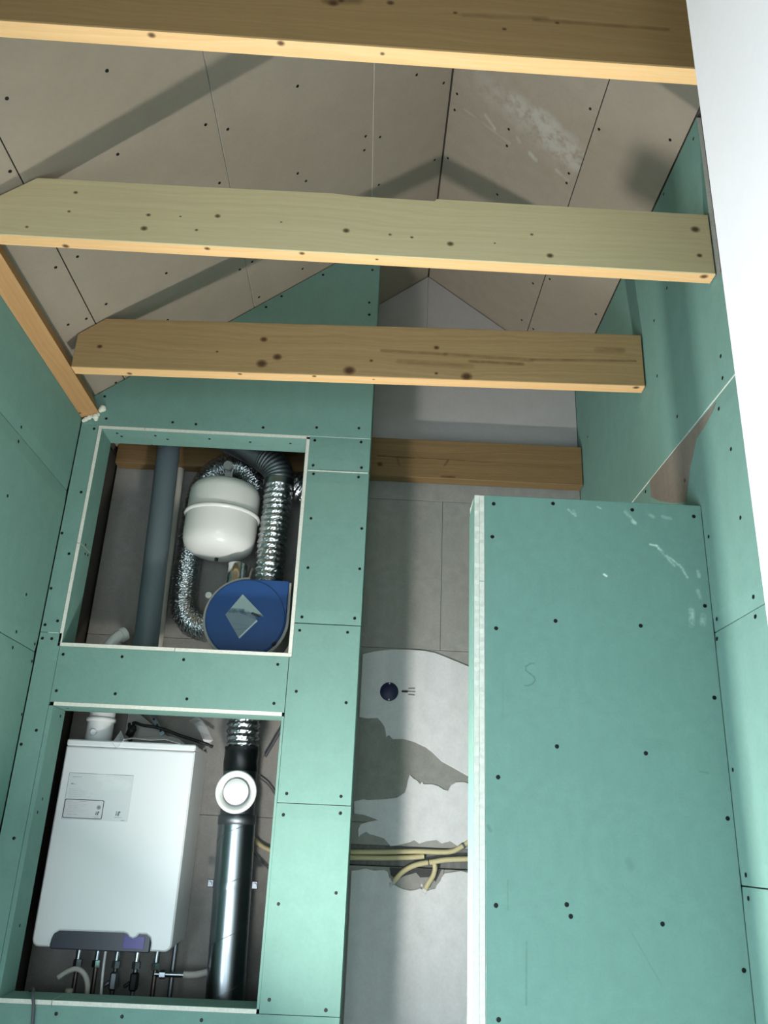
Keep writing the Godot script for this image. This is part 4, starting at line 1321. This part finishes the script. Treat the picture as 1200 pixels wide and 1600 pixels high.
func build_lower_services() -> void:
	# spiral duct with tee piece
	var lo := W(-0.398, -0.80, 3.03)
	var hi := W(-0.4265, 0.03, 3.03)
	var ax := (hi - lo).normalized()
	var t := thing("spiral_duct", "shiny galvanized spiral duct standing right of the boiler", "duct", lo)
	var st := begin()
	rod(st, lo, hi, 0.0625, 48)
	commit(st, "duct_pipe", M.zinc, t)
	st = begin()
	var helix := PackedVector3Array()
	var u := ax.cross(Vector3.FORWARD).normalized()
	var v := ax.cross(u)
	for i in 260:
		var s := i / 259.0
		var a := TAU * s * 5.2 + 1.1
		helix.append(lo.lerp(hi, s) + (u * cos(a) + v * sin(a)) * 0.0622)
	tube(st, helix, func(_i, _a, _s): return 0.0014, 6)
	commit(st, "lock_seam", M.zinc, t)
	st = begin()
	var p1 := hi + ax * 0.012
	var p2 := hi + ax * 0.20
	rod(st, hi + ax * 0.002, p2, 0.058, 40)
	lathe(st, [Vector2(0.058, -0.004), Vector2(0.0645, -0.002), Vector2(0.0645, 0.026), Vector2(0.058, 0.030)], hi, ax, 40)
	rod(st, W(-0.427, 0.128, 3.0), W(-0.423, 0.128, 2.915), 0.058, 36)
	commit(st, "tee_piece", M.zinc_dull, t)
	st = begin()
	tube(st, path([p2 - ax * 0.03, p2, p2 + ax * 0.03, p2 + ax * 0.052], 0.006), func(i, a, s): return 0.0595 + 0.0012 * sin(a * 3.0 + s * 90.0), 32)
	commit(st, "tape_wrap", M.black_tape, t)
	if p1 == p2:
		return
	# foil hose on top of the tee
	var a0 := p2 + ax * 0.04
	t = thing("foil_duct", "silver foil flexible duct above the round white valve", "duct", a0)
	st = begin()
	crinkle(st, [a0, a0 + ax * 0.09, a0 + ax * 0.2, W(-0.45, 0.56, 3.06)], 0.054, 0.022, 0.0038, 0.0075)
	commit(st, "corrugated_hose", M.foil, t)

	# exhaust valve
	var c := W(-0.420, 0.127, 2.882)
	t = thing("exhaust_valve", "round white ventilation valve on the tee of the spiral duct", "valve", c)
	var zb := Vector3(0, 0, 1)
	st = begin()
	lathe(st, [Vector2(0.056, -0.03), Vector2(0.060, -0.018), Vector2(0.0665, -0.014), Vector2(0.0682, -0.008), Vector2(0.0670, -0.002), Vector2(0.062, 0.002), Vector2(0.056, -0.002), Vector2(0.048, -0.012), Vector2(0.044, -0.026), Vector2(0.043, -0.04)], c, zb, 48)
	commit(st, "valve_ring", M.white_plastic, t)
	st = begin()
	lathe(st, [Vector2(0.030, -0.03), Vector2(0.0405, -0.010), Vector2(0.0412, -0.006), Vector2(0.040, -0.003), Vector2(0.02, 0.0), Vector2(0, 0.0008)], c, zb, 44)
	commit(st, "valve_disc", M.white_plastic, t)

	# duct clamp
	var k := lo.lerp(hi, (0.64) / 0.83)
	t = thing("pipe_clamp", "galvanized clamp band with two ears around the spiral duct", "clamp", k)
	st = begin()
	tube(st, PackedVector3Array([k - ax * 0.011, k + ax * 0.011]), func(_i, _a, _s): return 0.0645, 40)
	commit(st, "band", M.zinc, t)
	for s in [-1.0, 1.0]:
		st = begin()
		bx(st, k + Vector3(s * 0.0735, 0.002, 0.0), Vector3(0.020, 0.024, 0.007), 0.002)
		rod(st, k + Vector3(s * 0.0745, 0.002, 0.003), k + Vector3(s * 0.0745, 0.002, 0.012), 0.006, 6)
		commit(st, "clamp_ear", M.zinc_dull, t)
	st = begin()
	rod(st, k + Vector3(0, 0, 0.063), k + Vector3(0, 0, 0.069), 0.005, 10)
	commit(st, "clamp_bolt", M.chrome, t)

	# connections under the boiler
	var d := 3.07
	var names := ["leftmost metal pipe stub under the boiler, behind the looped hose", "metal pipe with a bright round nut left of the thin white drain", "dark valve pipe right of the thin white drain", "dark pipe with a bright neck below the violet display", "metal pipe with side branch below the boiler's right corner"]
	var xs := [-0.902, -0.841, -0.777, -0.712, -0.648]
	for i in 5:
		var at := W(xs[i], -0.62, d)
		t = thing("boiler_pipe", names[i], "pipe", at, "pipes under the boiler")
		st = begin()
		rod(st, W(xs[i], -0.80, d), W(xs[i], -0.344, d), 0.0075, 14)
		commit(st, "tube", M.copper if i != 3 else M.zinc_dull, t)
		st = begin()
		rod(st, W(xs[i], -0.405, d), W(xs[i], -0.3445, d), 0.0095, 12)
		commit(st, "neck", M.chrome if i == 3 else M.zinc, t)
		st = begin()
		lathe(st, [Vector2(0.008, -0.020), Vector2(0.0145, -0.018), Vector2(0.0145, 0.002), Vector2(0.008, 0.004)], W(xs[i], -0.405, d), Vector3.UP, 6, false)
		commit(st, "union_nut", M.chrome if i in [1, 4] else M.zinc_dull, t)
		if i == 2 or i == 3:
			st = begin()
			bx(st, W(xs[i], -0.46, d), Vector3(0.026, 0.055, 0.026), 0.006)
			bx(st, W(xs[i] - 0.022, -0.47, d + 0.012), Vector3(0.03, 0.012, 0.008), 0.003, Basis(Vector3.BACK, 0.6))
			commit(st, "valve_body", M.rubber if i == 3 else M.zinc_dull, t)
		if i == 4:
			st = begin()
			rod(st, W(-0.648, -0.436, d), W(-0.553, -0.434, d), 0.0085, 14)
			lathe(st, [Vector2(0.008, -0.012), Vector2(0.013, -0.010), Vector2(0.013, 0.008), Vector2(0.008, 0.010)], W(-0.622, -0.4355, d), Vector3.RIGHT, 6, false)
			commit(st, "side_branch", M.zinc, t)
			st = begin()
			pipe(st, [W(-0.556, -0.434, d), W(-0.52, -0.434, d + 0.005), W(-0.48, -0.426, d + 0.02), W(-0.45, -0.42, d + 0.05)], 0.011, 14)
			commit(st, "insulated_hose", M.cream_hose, t)
	org = W(-0.812, -0.6, 3.05)
	st = begin()
	pipe(st, [W(-0.812, -0.345, 3.05), W(-0.811, -0.43, 3.05), W(-0.803, -0.53, 3.045), W(-0.797, -0.62, 3.045)], 0.0045, 10)
	tag(commit(st, "drain_hose", M.white_plastic, self), "thin white drain hose hanging straight below the boiler", "hose")
	org = W(-0.88, -0.6, 3.02)
	st = begin()
	pipe(st, [W(-0.935, -0.448, 3.0), W(-0.91, -0.43, 3.0), W(-0.88, -0.421, 3.0), W(-0.852, -0.438, 3.0), W(-0.838, -0.475, 3.0), W(-0.842, -0.54, 3.0), W(-0.85, -0.62, 3.0)], 0.008, 12)
	tag(commit(st, "looped_hose", M.cream_hose, self), "pale hose looping over under the boiler's left side", "hose")
	for s in [[-0.600, 0.0085, -0.80, -0.345, "short metal pipe at the back under the boiler's right edge"]]:
		org = W(s[0], s[2], 3.15)
		st = begin()
		rod(st, W(s[0], s[2], 3.11), W(s[0], s[3], 3.11), s[1], 14)
		tag(commit(st, "boiler_pipe", M.zinc_dull, self), s[4], "pipe", "pipes under the boiler")
	org = W(-0.895, -0.55, 3.04)
	st = begin()
	tube(st, path([W(-0.893, -0.62, 2.99), W(-0.892, -0.475, 2.99)], 0.01), func(i, _a, s): return 0.0115 + 0.001 * sin(s * 500.0), 14)
	tag(commit(st, "braided_hose", M.cream_hose, self), "short upright pale hose inside the looped hose", "hose")

	# bracket, cable and sheet on top of the boiler
	t = thing("mounting_plate", "grey sheet metal plate slanting behind the boiler's white flue", "bracket", W(-0.80, 0.30, 3.16))
	st = begin()
	prism(st, st, PackedVector2Array([Vector2(-0.885, 0.285), Vector2(-0.70, 0.285), Vector2(-0.72, 0.315), Vector2(-0.80, 0.365), Vector2(-0.855, 0.405), Vector2(-0.885, 0.40)]), W(0, 0, 3.15), Vector3.RIGHT, Vector3.UP, 0.004, 0.001)
	commit(st, "plate", M.steel_grey, t)
	t = thing("perforated_strap", "narrow perforated metal strap above the boiler top", "strap", W(-0.77, 0.30, 3.12))
	st = begin()
	var dirv := Vector3(0.055, -0.075, 0).normalized()
	var bs := Basis(dirv.cross(Vector3.BACK).normalized(), dirv, Vector3.BACK)
	bx(st, W(-0.772, 0.365, 3.12), Vector3(0.018, 0.11, 0.002), 0.0006, bs)
	commit(st, "metal_band", M.zinc, t)
	for i in 4:
		st = begin()
		lathe(st, [Vector2(0, 0.0002), Vector2(0.0045, 0.0002), Vector2(0.0045, 0.0)], W(-0.772, 0.365, 3.1188) + dirv * (i - 1.5) * 0.025, zb, 12, false)
		commit(st, "hole", M.rubber, t)
	org = W(-0.80, 0.30, 3.08)
	st = begin()
	pipe(st, [W(-0.858, 0.352, 3.09), W(-0.850, 0.332, 3.075), W(-0.835, 0.338, 3.07), W(-0.842, 0.355, 3.08), W(-0.825, 0.352, 3.07), W(-0.80, 0.345, 3.06), W(-0.74, 0.338, 3.06), W(-0.66, 0.315, 3.07), W(-0.58, 0.295, 3.09), W(-0.55, 0.285, 3.10)], 0.0055, 10)
	tag(commit(st, "power_cable", M.rubber, self), "black cable lying across the top of the boiler", "cable")
	org = W(-0.83, 0.30, 3.10)
	st = begin()
	lathe(st, [Vector2(0.004, -0.02), Vector2(0.014, -0.018), Vector2(0.015, 0.01), Vector2(0.009, 0.022), Vector2(0, 0.024)], W(-0.846, 0.325, 3.085), Vector3(0.4, 1, 0.2), 14)
	rod(st, W(-0.846, 0.31, 3.085), W(-0.843, 0.2775, 3.085), 0.007, 10)
	tag(commit(st, "gas_fitting", M.rubber, self), "small black fitting beside the flue on the boiler top", "fitting")
	t = thing("loose_paper", "creased sheet of white paper lying on the boiler's front edge", "paper", W(-0.75, 0.277, 2.99))
	st = begin()
	var cols := [-0.870, -0.850, -0.832, -0.79, -0.74, -0.69, -0.66, -0.638]
	var ups := [0.318, 0.284, 0.296, 0.300, 0.304, 0.306, 0.298, 0.282]
	var frs := [0.270, 0.250, 0.284, 0.288, 0.285, 0.290, 0.282, 0.2785]
	for i in cols.size() - 1:
		var a := W(cols[i], frs[i], 2.957)
		var b := W(cols[i + 1], frs[i + 1], 2.957)
		var e := W(cols[i + 1], ups[i + 1] + 0.003, 3.04)
		var f := W(cols[i], ups[i] + 0.003, 3.04)
		quad(st, a, b, e, f)
		var dn := Vector3(0, -0.0006, 0)
		quad(st, f + dn, e + dn, b + dn, a + dn)
		quad(st, a + dn, b + dn, b, a)
	commit(st, "paper_sheet", M.paper, t)
	t = thing("clear_tape", "crumpled strip of clear tape hanging from the black cable end", "tape", W(-0.57, 0.28, 3.09))
	st = begin()
	var tp := [[-0.64, 0.385, 3.12], [-0.615, 0.372, 3.10], [-0.592, 0.345, 3.10], [-0.575, 0.318, 3.085], [-0.563, 0.300, 3.095], [-0.575, 0.276, 3.08]]
	for i in tp.size() - 1:
		var a := W(tp[i][0] - 0.012, tp[i][1] - 0.01, tp[i][2])
		var b := W(tp[i][0] + 0.012, tp[i][1] + 0.008, tp[i][2] + 0.01 * (i % 2))
		var e := W(tp[i + 1][0] + 0.012, tp[i + 1][1] + 0.008, tp[i + 1][2] + 0.01 * ((i + 1) % 2))
		var f := W(tp[i + 1][0] - 0.012, tp[i + 1][1] - 0.01, tp[i + 1][2])
		quad(st, a, b, e, f)
	commit(st, "tape_strip", M.clear_tape, t)
	# wiring on the wall right of the spiral duct
	for s in [[[-0.385, -0.005], [-0.345, -0.036], [-0.305, -0.051], [-0.26, -0.058], 0.0085, "yellow", "bent yellow conduit right of the spiral duct"], [[-0.37, 0.185], [-0.34, 0.165], [-0.31, 0.13], [-0.27, 0.08], 0.003, "grey_cable", "upper thin grey wire right of the spiral duct"], [[-0.37, -0.06], [-0.34, -0.085], [-0.30, -0.12], [-0.26, -0.15], 0.003, "grey_cable", "lower thin grey wire right of the spiral duct"], [[-0.27, 0.44], [-0.31, 0.36], [-0.34, 0.30], [-0.36, 0.26], 0.006, "grey_cable", "pale wire slanting down beside the foil duct above the valve"]]:
		var pts := []
		for i in 4:
			pts.append(W(s[i][0] * 1.025, s[i][1] * 1.025, DF - 0.02))
		org = pts[3]
		st = begin()
		pipe(st, pts, s[4], 10)
		tag(commit(st, "conduit" if s[5] == "yellow" else "wire", M[s[5]], self), s[6], "conduit" if s[5] == "yellow" else "wire")
	# cable over the sill of the lower opening
	org = W(-0.9, -0.50, DB)
	st = begin()
	pipe(st, [W(-0.965, -0.462, 2.85), W(-0.95, -0.452, 2.82), W(-0.93, -0.450, 2.775), W(-0.918, -0.455, 2.738), W(-0.908, -0.475, 2.728), W(-0.902, -0.52, 2.728), W(-0.895, -0.62, 2.728), W(-0.85, -0.9, 2.725), W(-0.8, -1.2, 2.70), W(-0.72, -1.435, 2.60), W(-0.56, -1.444, 2.4), W(-0.37, -1.40, 2.10), W(-0.345, -1.0, 2.085), W(-0.335, -0.60, 2.07)], 0.0045, 10)
	tag(commit(st, "lamp_cable", M.grey_cable, self), "thin grey cable hanging over the white sill of the lower opening", "cable")


func build_conduits() -> void:
	var d := DF - 0.004
	var runs := [
		[[[-0.036, -0.045], [0.083, -0.040], [0.198, -0.033], [0.312, -0.030], [0.358, -0.012], [0.40, 0.018], [0.46, 0.06]], "uppermost yellow conduit in the wall chase, rising at its right end"],
		[[[-0.036, -0.063], [0.084, -0.060], [0.175, -0.054], [0.226, -0.048]], "yellow conduit directly under the uppermost one, ending at the hole"],
		[[[0.46, -0.045], [0.393, -0.049], [0.313, -0.055], [0.267, -0.063], [0.199, -0.077], [0.154, -0.100], [0.121, -0.134]], "yellow conduit curving down left out of the chase"],
		[[[0.262, -0.066], [0.266, -0.085], [0.260, -0.11], [0.247, -0.13], [0.233, -0.155]], "short yellow conduit bending straight down at the hole"]]
	var lift := [0.0, 0.0, 0.012, 0.006]
	for i in 4:
		var pts := []
		for p in runs[i][0]:
			pts.append(W(p[0], p[1], d - lift[i]))
		var t := thing("conduit", runs[i][1], "conduit", pts[pts.size() - 1], "yellow conduits in the wall chase")
		var st := begin()
		var b := path(pts, 0.0022)
		tube(st, b, func(_i, _a, s): return 0.0088 + 0.0006 * sin(s * 1300.0), 12)
		commit(st, "corrugated_tube", M.yellow, t)
		var n := b.size()
		st = begin()
		if i == 2:
			var m := int(n * 0.62)
			tube(st, PackedVector3Array([b[m], b[m + 2]]), func(_i, _a, _s): return 0.0098, 12)
			commit(st, "cable_tie", M.rubber, t)
		elif i == 0:
			var m := int(n * 0.74)
			tube(st, PackedVector3Array([b[m], b[m + 5]]), func(_i, _a, _s): return 0.0102, 12)
			commit(st, "tape_band", M.grey_cable, t)
	# broken-out hollow below the chase
	var w := get_node("wall_far")
	org = Vector3.ZERO
	var st := begin()
	prism(st, st, PackedVector2Array([Vector2(0.105, -0.09), Vector2(0.11, -0.115), Vector2(0.135, -0.128), Vector2(0.16, -0.115), Vector2(0.20, -0.103), Vector2(0.215, -0.118), Vector2(0.255, -0.115), Vector2(0.27, -0.13), Vector2(0.285, -0.10), Vector2(0.29, -0.089)]), W(0, 0, DF - 0.0008), Vector3.RIGHT, Vector3.UP, 0.0007)
	var hol := commit(st, "broken_hollow", M.hollow, w)
	hol.set_meta("label", "dark broken hollow under the conduits")
	for q in [[0.112, -0.146, 0.012], [0.122, -0.139, 0.007], [0.105, -0.130, 0.008], [0.232, -0.160, 0.013], [0.222, -0.142, 0.006], [0.245, -0.150, 0.007]]:
		st = begin()
		var crumb := []
		for i in 7:
			var a := PI * i / 6.0
			crumb.append(Vector2(sin(a) * q[2] * (1.0 + 0.2 * sin(i * 2.7 + q[0] * 90.0)), -cos(a) * q[2]))
		lathe(st, crumb, W(q[0], q[1], DF + 0.002), Vector3(0.4, 1, 0.3), 9, false)
		commit(st, "plaster_crumb", M.plaster, w)
	# blue cover of a wall box
	var t := thing("box_cover", "round dark blue box cover on the white plaster arch", "cover", W(0.079, 0.492, DF - 0.006))
	st = begin()
	lathe(st, [Vector2(0.0352, -0.002), Vector2(0.0350, 0.003), Vector2(0.033, 0.0045), Vector2(0.0, 0.005)], W(0.079, 0.527, DF - 0.007), Vector3(0, 0, 1), 40)
	commit(st, "cover_disc", M.navy, t)
	for s in [-1.0, 1.0]:
		st = begin()
		lathe(st, [Vector2(0.0032, -0.001), Vector2(0.003, 0.0012), Vector2(0, 0.0016)], W(0.079, 0.527 + s * 0.0305, DF - 0.012), Vector3(0, 0, 1), 10)
		commit(st, "cover_screw", M.paper, t)
	t = thing("cable_clip", "small dark clip with tan prongs beside the blue cover", "clip", W(0.15, 0.53, DF - 0.008))
	st = begin()
	bx(st, W(0.138, 0.530, DF - 0.010), Vector3(0.024, 0.007, 0.006), 0.002)
	commit(st, "clip_body", M.rubber, t)
	for k in 3:
		st = begin()
		bx(st, W(0.164, 0.519 + k * 0.012, DF - 0.008), Vector3(0.030 - 0.004 * absf(k - 1), 0.003, 0.003), 0.0008, Basis(Vector3.BACK, 0.05 * (k - 1)))
		commit(st, "prong", M.brown_paper, t)


# LED site lamp standing on the floor under the frame, shining up
func build_work_lamp() -> void:
	var p := W(-0.32, -0.52, 2.08)
	var t := thing("work_lamp", "white LED site lamp on a black tripod, tilted upwards", "lamp", W(-0.32, -H, 2.08))
	var aim := Vector3(0.54, 0.85, 0.10).normalized()
	var side := aim.cross(Vector3(0, 0, 1)).normalized()
	var bs := Basis(side, aim, side.cross(aim))
	for a in [0.3, 2.4, 4.5]:
		var leg := begin()
		pipe(leg, [p + Vector3(0, -0.45, 0), p + Vector3(cos(a) * 0.10, -0.65, sin(a) * 0.10), Vector3(p.x + cos(a) * 0.2, 0.012, p.z + sin(a) * 0.2)], 0.009, 10, 0.05)
		commit(leg, "tripod_leg", M.rubber, t)
	var st := begin()
	rod(st, p + Vector3(0, -0.47, 0), p - aim * 0.04, 0.012)
	commit(st, "pole", M.rubber, t)
	st = begin()
	bx(st, p - aim * 0.03, Vector3(0.11, 0.04, 0.10), 0.006, bs)
	commit(st, "lamp_housing", M.rubber, t)
	st = begin()
	bx(st, p - aim * 0.006, Vector3(0.09, 0.006, 0.08), 0.002, bs)
	commit(st, "lamp_face", M.led, t)
	var l := AreaLight3D.new()
	l.name = "lamp_light"
	l.area_size = Vector2(0.09, 0.08)
	l.position = p + aim * 0.002 - org
	l.basis = Basis(bs.x, bs.z, -bs.y)
	l.light_color = Color(1.0, 0.975, 0.95)
	l.light_energy = 3.5
	l.area_range = 12.0
	l.area_attenuation = 2.0
	l.shadow_enabled = true
	t.add_child(l)
